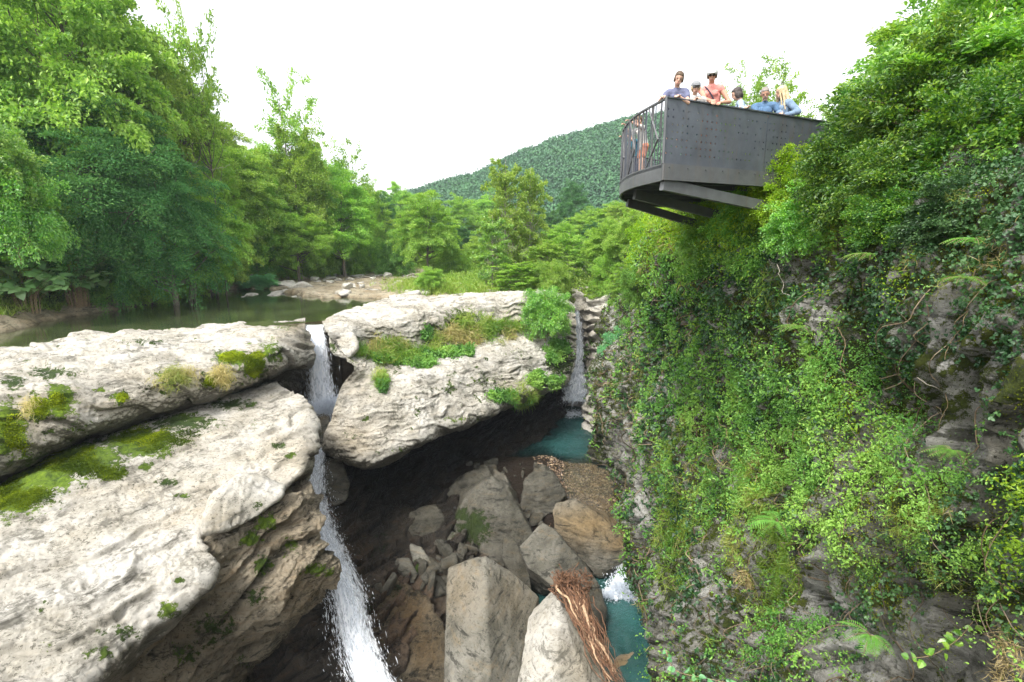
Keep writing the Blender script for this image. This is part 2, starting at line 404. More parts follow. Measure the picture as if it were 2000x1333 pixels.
def trunk(rng, H, r0, anchors, dirs, zmin, nbr=26, lean=(0, 0), wob=0.03, sides=7):
    b = Bag(); n = 9
    t = np.linspace(0, 1, n); ax = np.stack([lean[0] * t ** 1.5 * H + rng.normal(size=n).cumsum() * wob * H * .25, lean[1] * t ** 1.5 * H + rng.normal(size=n).cumsum() * wob * H * .25, t * H * .93 - .3], 1)
    tube(b, curve_pts(ax, 22), r0 * (1 - np.linspace(0, 1, 22) * .88), sides)
    idx = rng.permutation(len(anchors))[:nbr]
    for k in idx:
        q = anchors[k]; hz = np.clip(q[2] - rng.uniform(.12, .3) * H * .6, zmin, H * .85)
        tt = hz / (H * .93); p0 = np.array([np.interp(tt, t, ax[:, j]) for j in range(3)]); p0[2] = hz
        m = (p0 + q) / 2 + np.array((0, 0, -.03 * H)) + rng.normal(size=3) * .02 * H
        m2 = p0 * .2 + q * .8 + rng.normal(size=3) * .012 * H
        e = q + dirs[k] * .05 * H
        pts = curve_pts([p0, m, m2, e], 9); R = r0 * (1 - tt * .8) * .42
        tube(b, pts, np.linspace(R, R * .18, 9), 5)
    return b

# foliage colours
M['maple'] = leaf_mat('maple_leaves', [(0.13, 0.27, 0.045), (0.26, 0.42, 0.07), (0.46, 0.62, 0.13)], trans=0.45)
M['beech'] = leaf_mat('beech_leaves', [(0.135, 0.28, 0.045), (0.26, 0.44, 0.065), (0.44, 0.62, 0.11)], trans=0.45)
M['dark'] = leaf_mat('hemlock_needles', [(0.049, 0.143, 0.056), (0.084, 0.234, 0.074), (0.168, 0.351, 0.099)], trans=0.25, gloss=0.0)
M['far'] = leaf_mat('distant_leaves', [(0.045, 0.13, 0.05), (0.08, 0.20, 0.065), (0.13, 0.28, 0.07)], trans=0.3, vary=0.1)
M['hazel'] = leaf_mat('hazel_leaves', [(0.070, 0.234, 0.031), (0.183, 0.429, 0.043), (0.379, 0.624, 0.074)], trans=0.4, gloss=0.1)
M['yellow'] = leaf_mat('yellow_green_leaves', [(0.11, 0.24, 0.015), (0.27, 0.45, 0.02), (0.46, 0.60, 0.05)], trans=0.45)
M['laurel'] = leaf_mat('glossy_laurel_leaves', [(0.02, 0.075, 0.012), (0.07, 0.19, 0.018), (0.24, 0.38, 0.03)], trans=0.35, gloss=0.05, rough=0.45)
M['teal'] = leaf_mat('blue_green_leaves', [(0.070, 0.260, 0.111), (0.126, 0.390, 0.148), (0.225, 0.520, 0.185)], trans=0.35, gloss=0.1)
M['paleleaf'] = leaf_mat('pale_broad_leaves', [(.12, .28, .08), (.22, .42, .15), (.36, .56, .24)], trans=.35, gloss=.08)
M['ivy'] = leaf_mat('ivy_leaves', [(0.012, 0.05, 0.015), (0.035, 0.115, 0.03), (0.10, 0.22, 0.06)], trans=0.2, gloss=0.05, rough=0.5)
M['herb'] = leaf_mat('herb_leaves', [(0.070, 0.208, 0.037), (0.154, 0.351, 0.062), (0.309, 0.520, 0.099)], trans=0.35)
M['grass'] = leaf_mat('grass_blades', [(0.10, 0.22, 0.02), (0.22, 0.34, 0.035), (0.40, 0.42, 0.12)], trans=0.4)
M['drygrass'] = leaf_mat('dry_grass_blades', [(0.22, 0.26, 0.05), (0.42, 0.36, 0.14), (0.55, 0.44, 0.22)], trans=0.35)
M['moss'] = leaf_mat('moss_tufts', [(0.04, 0.065, 0.008), (0.11, 0.15, 0.010), (0.34, 0.40, 0.02)], trans=0.15, gloss=0.0)
M['bark'] = simple_mat('grey_bark', (0.20, 0.17, 0.13), 0.9, scale=9, var=0.3, bump=0.6)
M['palebark'] = simple_mat('pale_bark', (0.42, 0.38, 0.31), 0.85, scale=9, var=0.25, bump=0.4)
M['stem'] = simple_mat('woody_stem', (0.30, 0.22, 0.12), 0.8, scale=14, var=0.25)
M['straw'] = simple_mat('dead_twig', (0.46, 0.30, 0.13), 0.8, scale=14, var=0.2)

# prototypes (unit trees, local origin at the trunk base)
def proto(name, crown_args, trunk_args, leaf_m, bark_m, seed):
    rng = np.random.default_rng(seed)
    b, anc, dr, L = crown(rng, seed=seed, **crown_args)
    t = trunk(rng, crown_args['H'], anchors=anc, dirs=dr, **trunk_args)
    return dict(name=name, leaf=b.mesh('crown'), wood=t.mesh('trunk', True), lm=leaf_m, bm=bark_m, H=crown_args['H'], R=crown_args['rx'], top=crown_args['zc'] + crown_args['rz'])
PR = {}
PR['maple'] = [proto('broadleaf_tree', dict(H=15, rx=5.4, rz=6.6, zc=8.6, nspray=170, per=420, lsize=.24, droop=.3, sprayL=.50, flat=.06, lumps=.55), dict(r0=.26, zmin=2, nbr=45), 'maple', 'bark', s) for s in (1, 2)]
PR['beech'] = [proto('broadleaf_tree', dict(H=15, rx=5.0, rz=7.0, zc=8.0, nspray=190, per=380, lsize=.22, droop=.15, sprayL=.44, flat=.09, lumps=.65), dict(r0=.26, zmin=2, nbr=45), 'beech', 'bark', s) for s in (3, 4)]
PR['dark'] = [proto('hemlock_tree', dict(H=15, rx=5.6, rz=7.2, zc=7.6, nspray=230, per=420, lsize=.17, droop=.55, sprayL=.50, flat=.05, lumps=.4, lw=.4), dict(r0=.3, zmin=1.5, nbr=50), 'dark', 'bark', 5)]
PR['sparse'] = [proto('sparse_tree', dict(H=15, rx=4.0, rz=5.5, zc=9.5, nspray=60, per=150, lsize=.22, droop=.1, sprayL=.42, flat=.12, lumps=.9, low=-.5), dict(r0=.2, zmin=4, nbr=60, wob=.06), 'beech', 'bark', 6)]
PR['twiggy'] = [proto('twiggy_tree', dict(H=15, rx=4.2, rz=5.0, zc=10, nspray=60, per=75, lsize=.28, droop=.0, sprayL=.46, flat=.10, lumps=.9, low=-.3, wsp=.16), dict(r0=.15, zmin=5, nbr=46, wob=.05), 'beech', 'bark', 16)]
PR['young'] = [proto('young_tree', dict(H=14, rx=3.0, rz=7.0, zc=7.0, nspray=130, per=130, lsize=.26, droop=.1, sprayL=.42, flat=.10, lumps=.8, low=-.9), dict(r0=.13, zmin=1, nbr=90, wob=.01), 'maple', 'palebark', 8)]
PR['bush'] = [proto('shrub', dict(H=3, rx=1.7, rz=1.5, zc=1.3, nspray=150, per=240, lsize=.095, droop=.25, sprayL=.55, flat=.10, lumps=.7, low=-.85, tpl='fold'), dict(r0=.05, zmin=.1, nbr=40), 'herb', 'stem', s) for s in (9, 10)]

def add_tree(kind, x, y, z0, H, R=None, label='', group=None, leaf=None, seed=0, cat='tree', var=0, name=None, tilt=(0, 0)):
    p = PR[kind][var % len(PR[kind])]
    r = empty(name or p['name'], (x, y, z0)); tag(r, label, cat, group)
    s = H / p['top']; sx = (R / p['R']) if R else s
    r.scale = (sx, sx, s); r.rotation_euler = (tilt[0], tilt[1], random.Random(seed).uniform(0, 6.28))
    c = link('crown', p['leaf'], M[p['lm']], r); w = link('trunk', p['wood'], M[p['bm']], r)
    if leaf:
        c.material_slots[0].link = 'OBJECT'; c.material_slots[0].material = M[leaf]
    return r
def tree_px(kind, px, ytop, d, z0, Rpx=None, **kw):
    """stand a tree at distance d so that its tip reaches photo row ytop"""
    top = P(px, ytop, d); base_y = top[1]
    return add_tree(kind, top[0], base_y, z0, top[2] - z0, (Rpx * d / FOC) if Rpx else None, **kw)

def sample_surf(V, Nn, F, wfn, n, rng):
    q = V[F]; c = q.mean(1)
    ar = np.linalg.norm(np.cross(q[:, 2] - q[:, 0], q[:, 3] - q[:, 1]), axis=1) * .5
    nf = unit(np.cross(q[:, 1] - q[:, 0], q[:, 3] - q[:, 0])); nf = Nn[F[:, 0]]
    px, py, d = proj(c)
    w = ar * wfn(c, nf, px, py, d); w = np.maximum(w, 0)
    cdf = np.cumsum(w); tot = cdf[-1]
    if tot <= 0: return np.zeros((0, 3)), np.zeros((0, 3))
    k = np.searchsorted(cdf, rng.uniform(0, tot, n)); k = np.clip(k, 0, len(F) - 1)
    u, v = rng.uniform(size=(2, n, 1))
    pos = (q[k, 0] * (1 - u) + q[k, 1] * u) * (1 - v) + (q[k, 3] * (1 - u) + q[k, 2] * u) * v
    return pos, nf[k]

def infr(px, py, d, m=120):
    return ((px > -m) & (px < 2000 + m) & (py > -m) & (py < 1333 + m) & (d > 1)).astype(float)

# ------------------------------------------------------------------ water materials
def water_mat(name, deep, trans_col, mixf, bump=0.15, scale=3.0, stretch=(1, 1, 1), rough=0.06, distance=0.05):
    m, N, L = mat_new(name)
    out = N.new('ShaderNodeOutputMaterial'); tc = N.new('ShaderNodeTexCoord')
    mp = N.new('ShaderNodeMapping'); mp.inputs['Scale'].default_value = stretch; L.new(tc.outputs['Object'], mp.inputs[0])
    n = nd(N, 'ShaderNodeTexNoise', Scale=scale, Detail=5.0, Roughness=0.6, Distortion=0.3); L.new(mp.outputs[0], n.inputs['Vector'])
    n2 = nd(N, 'ShaderNodeTexNoise', Scale=.35, Detail=3.0); L.new(tc.outputs['Object'], n2.inputs['Vector'])
    bp = nd(N, 'ShaderNodeBump', Strength=bump, Distance=distance); L.new(n.outputs[0], bp.inputs['Height'])
    df = N.new('ShaderNodeBsdfDiffuse'); tr = N.new('ShaderNodeBsdfTransparent'); gl = nd(N, 'ShaderNodeBsdfGlossy', Roughness=rough)
    c = ramp(N, L, n2.outputs[0], [(0.35, deep), (0.65, tuple(min(1, v * 2.0) for v in deep))]).outputs[0]
    L.new(c, df.inputs[0]); L.new(bp.outputs[0], gl.inputs['Normal'])
    fr = nd(N, 'ShaderNodeFresnel', IOR=1.33); L.new(bp.outputs[0], fr.inputs['Normal'])
    a = N.new('ShaderNodeMixShader'); sh = nd(N, 'ShaderNodeAttribute', attribute_name='shal'); L.new(math_n(N, L, 'MULTIPLY_ADD', sh.outputs['Fac'], .92 - mixf, mixf), a.inputs[0])
    tcx = mixc(N, L, sh.outputs['Fac'], trans_col, (.95, .93, .85)); L.new(tcx, tr.inputs[0]); L.new(df.outputs[0], a.inputs[1]); L.new(tr.outputs[0], a.inputs[2])
    b = N.new('ShaderNodeMixShader'); L.new(math_n(N, L, 'MULTIPLY_ADD', fr.outputs[0], 1.3, .03, clamp=True), b.inputs[0]); L.new(a.outputs[0], b.inputs[1]); L.new(gl.outputs[0], b.inputs[2])
    L.new(b.outputs[0], out.inputs[0])
    return m
M['river'] = water_mat('green_river_water', (0.080, 0.105, 0.045), (0.66, 0.70, 0.44), 0.50, bump=0.16, scale=1.6, stretch=(1, 1, 1))
M['pool'] = water_mat('teal_pool_water', (0.024, 0.082, 0.078), (0.36, 0.56, 0.50), 0.40, bump=0.8, scale=2.2, stretch=(.8, 1.2, 1), rough=0.1, distance=0.12)
def foam_mat(name, col=(0.86, 0.90, 0.95)):
    m, N, L = mat_new(name)
    out = N.new('ShaderNodeOutputMaterial')
    df = N.new('ShaderNodeBsdfDiffuse'); tr = N.new('ShaderNodeBsdfTranslucent'); gl = nd(N, 'ShaderNodeBsdfGlossy', Roughness=0.25)
    df.inputs[0].default_value = (*col, 1); tr.inputs[0].default_value = (*col, 1)
    a = N.new('ShaderNodeMixShader'); a.inputs[0].default_value = 0.35; L.new(df.outputs[0], a.inputs[1]); L.new(tr.outputs[0], a.inputs[2])
    b = N.new('ShaderNodeMixShader'); b.inputs[0].default_value = 0.08; L.new(a.outputs[0], b.inputs[1]); L.new(gl.outputs[0], b.inputs[2])
    L.new(b.outputs[0], out.inputs[0]); return m
M['foam'] = foam_mat('white_water')
def veil_mat(name):
    """thin broken sheet of falling water, streaks along v (attribute tint = across, flow = along)"""
    m, N, L = mat_new(name)
    out = N.new('ShaderNodeOutputMaterial')
    au = nd(N, 'ShaderNodeAttribute', attribute_name='tint'); av = nd(N, 'ShaderNodeAttribute', attribute_name='flow'); ad = nd(N, 'ShaderNodeAttribute', attribute_name='dens')
    cx = N.new('ShaderNodeCombineXYZ'); L.new(math_n(N, L, 'MULTIPLY', au.outputs['Fac'], 7.0), cx.inputs[0]); L.new(math_n(N, L, 'MULTIPLY', av.outputs['Fac'], 1.1), cx.inputs[1])
    n = nd(N, 'ShaderNodeTexNoise', Scale=1.6, Detail=8.0, Roughness=0.75, Distortion=0.5); L.new(cx.outputs[0], n.inputs['Vector'])
    f = ramp(N, L, math_n(N, L, 'ADD', n.outputs[0], math_n(N, L, 'MULTIPLY', math_n(N, L, 'SUBTRACT', ad.outputs['Fac'], .5), .55)), [(0.47, 0.0), (0.62, 1.0)]).outputs[0]
    df = N.new('ShaderNodeBsdfDiffuse'); t = N.new('ShaderNodeBsdfTransparent')
    cc = ramp(N, L, n.outputs[0], [(0.40, (0.70, 0.75, 0.82)), (0.56, (0.97, 0.98, 0.99))]).outputs[0]; L.new(cc, df.inputs[0])
    tr = N.new('ShaderNodeBsdfTranslucent'); L.new(cc, tr.inputs[0])
    a = N.new('ShaderNodeMixShader'); a.inputs[0].default_value = 0.4; L.new(df.outputs[0], a.inputs[1]); L.new(tr.outputs[0], a.inputs[2])
    b = N.new('ShaderNodeMixShader'); L.new(f, b.inputs[0]); L.new(t.outputs[0], b.inputs[1]); L.new(a.outputs[0], b.inputs[2])
    L.new(b.outputs[0], out.inputs[0]); return m
M['veil'] = veil_mat('falling_water')

# ------------------------------------------------------------------ ground sheet to the horizon
def shoreX(Y): return -29.5 - 1.2 * np.sin(Y * .17) - .8 * np.sin(Y * .41 + 1) + np.clip(Y - 58, 0, 30) * .32
def Ylim(X): return np.interp(X, [-60, -40, -23.8, -18, -12.9, -9.0, -4, 2, 4.5, 6.5, 9], [2, 8, 22.2, 26.5, 31.5, 35, 40, 43, 45.5, 47.5, 46.5])
def ground_h(X, Y):
    V = np.stack([X, Y, X * 0], -1)
    n1 = fbm(V * .08, 3, 3); n2 = fbm(V * .5, 4, 4); n3 = fbm(V * np.array((.35, 1.1, 1)), 4, 6, ridged=True)
    h = np.full(X.shape, -.9) + n2 * .25
    # rock flats and gravel up the river
    fl = smooth(-30, -26.5, X) * smooth(-7, -12, X) * smooth(46, 53, Y - (X + 27) * -.35) 
    fl2 = smooth(-.3, 1.6, Y + n2 * 2.5 - np.interp(X, [-28, -26, -18, -12, -8], [62, 53.5, 45.8, 44.2, 44.5])) * smooth(-29, -27, X)
    h = h + np.clip(fl2, 0, 1) * (1.05 + n3 * .35)
    # island behind the centre rocks
    isl = smooth(-11.5, -8.5, X) * smooth(41, 44, Y + np.clip(X + 8, -3, 0) * -1.0)
    h = np.maximum(h, -1 + isl * (1.5 + n2 * .4 + n3 * .15))
    # far floor
    h = np.maximum(h, -1 + smooth(72, 80, Y) * (2.0 + np.clip(Y - 78, 0, 400) * .02))
    # left bank
    dl = shoreX(Y) - X + n2 * .8
    bank = -1 + np.clip(dl + 1, 0, None) * .75; bank = np.where(dl < 1.5, bank, .55 + np.minimum((dl - 1.5) * .6, 13) + n1 * 1.5)
    h = np.where(dl > -1, np.maximum(h, bank + n2 * .3), h)
    # right plateau
    rp = smooth(8.2, 9.2, X + np.clip(Y - 26, 0, 10) * -.22)
    h = np.where(X > 7.5, np.maximum(h, -1 + rp * (6.2 + n1 * 1.5 + np.clip(X - 10, 0, 60) * .12 - np.clip(Y - 28, 0, 30) * .07)), h)
    # gorge
    low = (Y < Ylim(X)) & (X < 8.6)
    h = np.where(low, -13.6, h)
    return h
def ground_attrs(X, Y, H):
    dl = shoreX(Y) - X
    V = np.stack([X, Y, H], -1)
    moss = smooth(.3, 2.2, dl) * .9 + smooth(9, 10, X) * .9 + smooth(76, 82, Y) * .9
    moss = np.maximum(moss, smooth(-10.5, -8.5, X) * smooth(42.5, 46, Y) * .75 * (Y > 42))
    md = smooth(1.5, 4, dl) * .9
    wet_shade = ((H < .02) & (dl < 3)) * .9
    tan = ((H < .1) & (Y > 25)) * .2
    return moss, md, wet_shade * 1.0, tan * 1.0
xs = np.concatenate([np.linspace(-2500, -90, 18)[:-1], np.linspace(-90, -42, 40)[:-1], np.linspace(-42, 14, 270), np.linspace(14, 60, 40)[1:], np.linspace(60, 2500, 18)[1:]])
ys = np.concatenate([np.linspace(-200, 12, 12)[:-1], np.linspace(12, 90, 330), np.linspace(90, 160, 30)[1:], np.linspace(160, 4000, 16)[1:]])
GX, GY = np.meshgrid(xs, ys)
GH = ground_h(GX, GY)
gm, gd, gw, gt = ground_attrs(GX, GY, GH)
gv = np.stack([GX, GY, GH], -1).reshape(-1, 3)
nyy, nxx = GX.shape
ii = np.arange(nyy - 1)[:, None] * nxx; jj = np.arange(nxx - 1)[None]
gF = np.stack([ii + jj, ii + jj + 1, ii + nxx + jj + 1, ii + nxx + jj], -1).reshape(-1, 4)
gme = mesh_np('ground', gv, gF, dict(moss=gm, mdark=gd, wet_shade=gw, tan=gt, cav=gm * 0), True)
tag(link('ground', gme, M['ground']), 'rocky river bed and green banks around the gorge', kind='structure')
def gz(x, y): return float(ground_h(np.array([[x]], float), np.array([[y]], float))[0, 0])

# upper river surface (stops at the ledge tops)
edge = [(-70, 4), (-40, 8.5), (-23.6, 23.0), (-18, 27.2), (-12.9, 31.9), (-12.0, 32.6), (-9.5, 35.6), (-5, 40.3), (2, 44.0), (5.2, 46.2), (5.6, 47.0), (7.2, 47.0)]
bw = [(e[0], e[1]) for e in edge]; n = len(bw)
ex = np.concatenate([np.linspace(-70, -33, 20)[:-1], np.linspace(-33, 7.2, 260)]); ey = np.interp(ex, [p[0] for p in bw], [p[1] for p in bw])
tt = np.linspace(0, 1, 260) ** 1.6; RX = np.broadcast_to(ex, (260, len(ex))); RY = ey[None] * (1 - tt[:, None]) + 82.0 * tt[:, None]
shal = smooth(-.85, -.12, ground_h(RX, RY)); shal = np.maximum(shal, smooth(-16, -11, RX) * smooth(42, 36, RY) * .8)
rv = np.stack([RX, RY, RX * 0], -1).reshape(-1, 3); nx_ = len(ex); i_ = np.arange(259)[:, None] * nx_; j_ = np.arange(nx_ - 1)[None]
rF = np.stack([i_ + j_, i_ + j_ + 1, i_ + nx_ + j_ + 1, i_ + nx_ + j_], -1).reshape(-1, 4)
tag(link('river', mesh_np('river', rv, rF, dict(shal=shal)), M['river']), 'calm green river above the ledges', kind='structure')
# ------------------------------------------------------------------ bedrock ledges and gorge walls
def R_(*pts): return [P(*p) for p in pts]
SURF = {}
# upper ledge on the left
rowsA = [
 R_((-260, 745, 20), (-130, 722, 22), (0, 692, 25.5), (150, 667, 27.5), (300, 650, 29), (450, 637, 32), (560, 630, 34.5), (600, 626, 34.5)),
 R_((-260, 752, 18.6), (-130, 730, 20.5), (0, 699, 23.2), (150, 675, 25.2), (300, 658, 27), (450, 645, 30), (560, 640, 31.5), (596, 640, 31.8)),
 R_((-260, 800, 15.2), (-130, 780, 16.2), (0, 755, 17.4), (150, 728, 19.0), (300, 702, 21.2), (450, 672, 24.5), (560, 652, 27.5), (603, 662, 28.5)),
 R_((-270, 880, 14.0), (-130, 860, 15.0), (0, 830, 16.0), (150, 785, 17.6), (300, 748, 19.6), (450, 715, 22.3), (560, 682, 25.5), (612, 690, 27.2)),
 R_((-270, 1000, 14.4), (-130, 968, 15.2), (0, 918, 16.1), (150, 852, 17.8), (300, 802, 19.8), (450, 762, 22.4), (550, 716, 25.6), (604, 712, 27.8)),
 R_((-270, 1030, 16.4), (-130, 985, 17.2), (0, 932, 18.6), (150, 866, 20.2), (300, 815, 22.2), (450, 772, 24.8), (545, 722, 28.0), (596, 712, 30.2)),
 R_((-270, 1100, 19.0), (-130, 1030, 20.0), (0, 960, 21.5), (150, 900, 23.2), (300, 850, 25.0), (450, 805, 27.5), (545, 770, 30.5), (590, 760, 33.0)),
]
def atA(V, N, disp):
    moss = blobs(V, [(100, 728, 60, 18, .75), (25, 745, 40, 22, .7), (15, 840, 45, 60, 1.1), (70, 800, 40, 30, 1.0), (120, 785, 35, 45, .95), (155, 830, 30, 40, .6), (290, 668, 60, 10, .65), (450, 700, 34, 18, 1.1),
                     (500, 715, 40, 35, .85), (530, 690, 30, 35, .8), (340, 738, 50, 22, .7), (420, 745, 50, 25, .7), (235, 775, 22, 18, .75), (560, 640, 40, 14, .5), (50, 900, 60, 30, .6)])
    md = blobs(V, [(90, 730, 75, 22, 1.0), (30, 745, 50, 25, 1), (290, 668, 70, 14, 1.0)])
    px, py, d = proj(V)
    cav = np.clip(-disp - .07, 0, .4) * 2.6
    # crack beside the left block
    cr = np.exp(-((px - (148 + 12 * np.sin(py * .05))) / 4.0) ** 2) * ((py > 735) & (py < 850))
    cav = np.maximum(cav, cr * .5)
    wet_shade = blobs(V, [(600, 660, 30, 40, 1.0), (585, 640, 30, 14, .8)]); wet_shade = np.maximum(wet_shade, (N[:, 2] < -.25) * .8)  # damp at the crest notch; down-facing rock gets the darker tone too
    tan = blobs(V, [(420, 740, 90, 22, .8), (240, 735, 50, 10, .45), (70, 810, 70, 50, .6), (575, 640, 30, 12, .8), (250, 790, 120, 22, .45), (500, 720, 60, 30, .4)])
    fl = fbm(V * 2.2, 4, 888); moss = np.maximum(moss, smooth(.18, .5, fl) * .62 * smooth(720, 760, py)); moss = np.maximum(moss, smooth(.3, .6, fl) * .55); md = np.maximum(md, smooth(.0, .3, fbm(V * .8, 2, 99)) * .8)
    return dict(moss=moss, mdark=md, cav=cav, wet_shade=wet_shade, tan=tan)
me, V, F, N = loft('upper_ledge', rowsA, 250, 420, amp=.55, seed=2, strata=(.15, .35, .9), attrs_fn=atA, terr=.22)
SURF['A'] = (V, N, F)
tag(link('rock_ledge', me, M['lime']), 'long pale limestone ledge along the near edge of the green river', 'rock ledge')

# white slab below it
rowsB = [
 R_((540, 735, 30), (440, 760, 27), (350, 790, 25), (240, 835, 23), (140, 870, 21.5), (50, 920, 20), (-60, 980, 18.5), (-270, 1090, 16), (-500, 1240, 13)),
 R_((545, 757, 25.4), (455, 788, 22.8), (360, 815, 21.0), (250, 862, 18.8), (150, 902, 17.4), (50, 955, 16.0), (-60, 1012, 14.8), (-260, 1110, 13), (-500, 1260, 11.2)),
 R_((572, 772, 24.6), (520, 822, 21.6), (440, 860, 19.6), (315, 935, 17.2), (255, 985, 15.9), (150, 1050, 14.3), (20, 1130, 12.9), (-180, 1280, 11), (-450, 1480, 9)),
 R_((592, 783, 23.9), (575, 850, 20.6), (515, 905, 18.6), (372, 990, 16.1), (345, 1050, 14.9), (235, 1125, 13.4), (90, 1230, 12.0), (-100, 1400, 10), (-400, 1650, 8)),
 R_((602, 797, 23.6), (608, 868, 20.0), (562, 938, 17.9), (401, 1034, 15.35), (404, 1108, 14.1), (292, 1200, 12.9), (140, 1330, 11.3), (-50, 1550, 9.2), (-400, 1850, 7.4)),
 R_((600, 815, 24.0), (604, 900, 20.3), (548, 952, 18.2), (392, 1062, 15.6), (392, 1140, 14.3), (280, 1238, 13.2), (120, 1375, 11.6), (-70, 1600, 9.5), (-420, 1900, 7.7)),
 R_((585, 850, 26.0), (575, 960, 22.5), (520, 1010, 20.5), (360, 1120, 17.6), (350, 1200, 16.4), (240, 1310, 15.2), (80, 1470, 13.6), (-120, 1750, 11.5), (-480, 2100, 9.7)),
]
rowsB = [r[::-1] for r in rowsB]
def atB(V, N, disp):
    moss = blobs(V, [(20, 965, 90, 42, 1.2), (80, 925, 90, 42, 1.2), (165, 900, 90, 38, 1.15), (270, 865, 90, 34, 1.1), (360, 825, 70, 22, .95), (450, 790, 60, 14, .85), (215, 925, 42, 17, .95), (285, 912, 20, 9, .85), (325, 942, 26, 10, .85),
                     (355, 968, 20, 8, .8), (545, 870, 18, 8, .75), (565, 888, 14, 9, .8), (495, 830, 16, 12, .5), (15, 1025, 14, 8, .7), (330, 1190, 24, 22, .85), (240, 1235, 50, 22, .7), (350, 1135, 16, 8, .7), (80, 1180, 30, 16, .5), (195, 1275, 40, 20, .7), (110, 1265, 40, 14, .5)])
    md = blobs(V, [(345, 830, 110, 30, 1), (450, 790, 80, 20, 1), (325, 945, 40, 20, 1), (545, 878, 40, 24, 1), (230, 1250, 120, 50, .9), (95, 1185, 60, 30, .9), (240, 905, 90, 25, .5)])
    px, py, d = proj(V)
    cav = np.clip(-disp - .07, 0, .4) * 2.6
    wet_shade = (N[:, 2] < -.15) * .8 + blobs(V, [(600, 880, 14, 60, .6)])  # downward faces darkened, plus the damp strip by the falls
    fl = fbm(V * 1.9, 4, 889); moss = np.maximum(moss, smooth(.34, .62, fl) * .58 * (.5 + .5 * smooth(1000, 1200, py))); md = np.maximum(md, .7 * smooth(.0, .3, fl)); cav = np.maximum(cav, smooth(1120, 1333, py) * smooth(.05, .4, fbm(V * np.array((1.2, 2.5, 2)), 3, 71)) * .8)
    tan = blobs(V, [(470, 880, 150, 60, .12), (520, 800, 70, 40, .22), (560, 900, 60, 40, .55), (250, 960, 120, 30, .22), (350, 1030, 120, 50, .15), (420, 960, 100, 20, .35)])
    return dict(moss=moss, mdark=md, cav=cav, wet_shade=wet_shade, tan=tan)
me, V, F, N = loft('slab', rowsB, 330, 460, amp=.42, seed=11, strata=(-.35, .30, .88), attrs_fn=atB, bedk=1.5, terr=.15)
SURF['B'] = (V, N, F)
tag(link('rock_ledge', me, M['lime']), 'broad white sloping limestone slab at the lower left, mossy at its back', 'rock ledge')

# brown block beneath the slab
rowsC = [
 R_((300, 1040, 19), (380, 1010, 19.5), (470, 985, 20), (545, 950, 20.5), (585, 955, 20.5), (600, 975, 20)),
 R_((330, 1070, 15.2), (402, 1062, 15.4), (470, 1012, 16.1), (548, 976, 17.0), (596, 990, 17.4), (626, 1012, 17.7)),
 R_((270, 1150, 14.2), (372, 1132, 14.6), (462, 1100, 15.5), (540, 1066, 16.3), (592, 1058, 16.9), (624, 1056, 17.5)),
 R_((200, 1230, 14.0), (322, 1205, 14.3), (430, 1175, 15.2), (540, 1146, 16.2), (608, 1118, 17.0), (650, 1110, 17.8)),
 R_((120, 1330, 14.2), (262, 1300, 14.6), (390, 1262, 15.4), (490, 1225, 16.6), (570, 1190, 17.6), (612, 1158, 18.3)),
 R_((60, 1480, 14.5), (200, 1440, 15.0), (330, 1390, 15.8), (430, 1340, 17.0), (500, 1280, 18.0), (545, 1235, 18.9)),
 R_((60, 1600, 17), (190, 1560, 18), (320, 1480, 19.5), (420, 1410, 20.5), (480, 1330, 21.5), (520, 1280, 22.5)),
]
def atC(V, N, disp):
    moss = blobs(V, [(520, 1022, 26, 24, .85), (490, 1052, 22, 16, 1.0), (565, 1065, 22, 26, .65), (515, 1105, 22, 28, .85), (500, 1165, 26, 24, .7), (420, 1230, 60, 40, .65), (360, 1280, 50, 30, .55), (620, 1115, 34, 16, .8), (470, 1290, 40, 30, .5), (320, 1190, 20, 20, .8)])
    md = blobs(V, [(420, 1240, 110, 80, .8), (515, 1105, 30, 34, .7), (500, 1165, 40, 30, .8)])
    px, py, d = proj(V)
    cav = np.clip(-disp - .04, 0, .4) * 3.2
    wet_shade = smooth(17.0, 18.5, d) * .35 + blobs(V, [(430, 1260, 120, 60, .6)])
    tan = blobs(V, [(560, 1030, 60, 60, .3), (590, 1140, 60, 60, .3)])
    return dict(moss=moss, mdark=md, cav=cav, wet_shade=wet_shade, tan=tan)
me, V, F, N = loft('brown_block', rowsC, 300, 320, amp=.62, seed=23, strata=(-.62, .1, .76), attrs_fn=atC, fine=.09, bedk=1.5, terr=.38)
SURF['C'] = (V, N, F)
tag(link('rock_outcrop', me, M['brown']), 'brown overhanging layered rock face with moss spots under the white slab', 'rock')

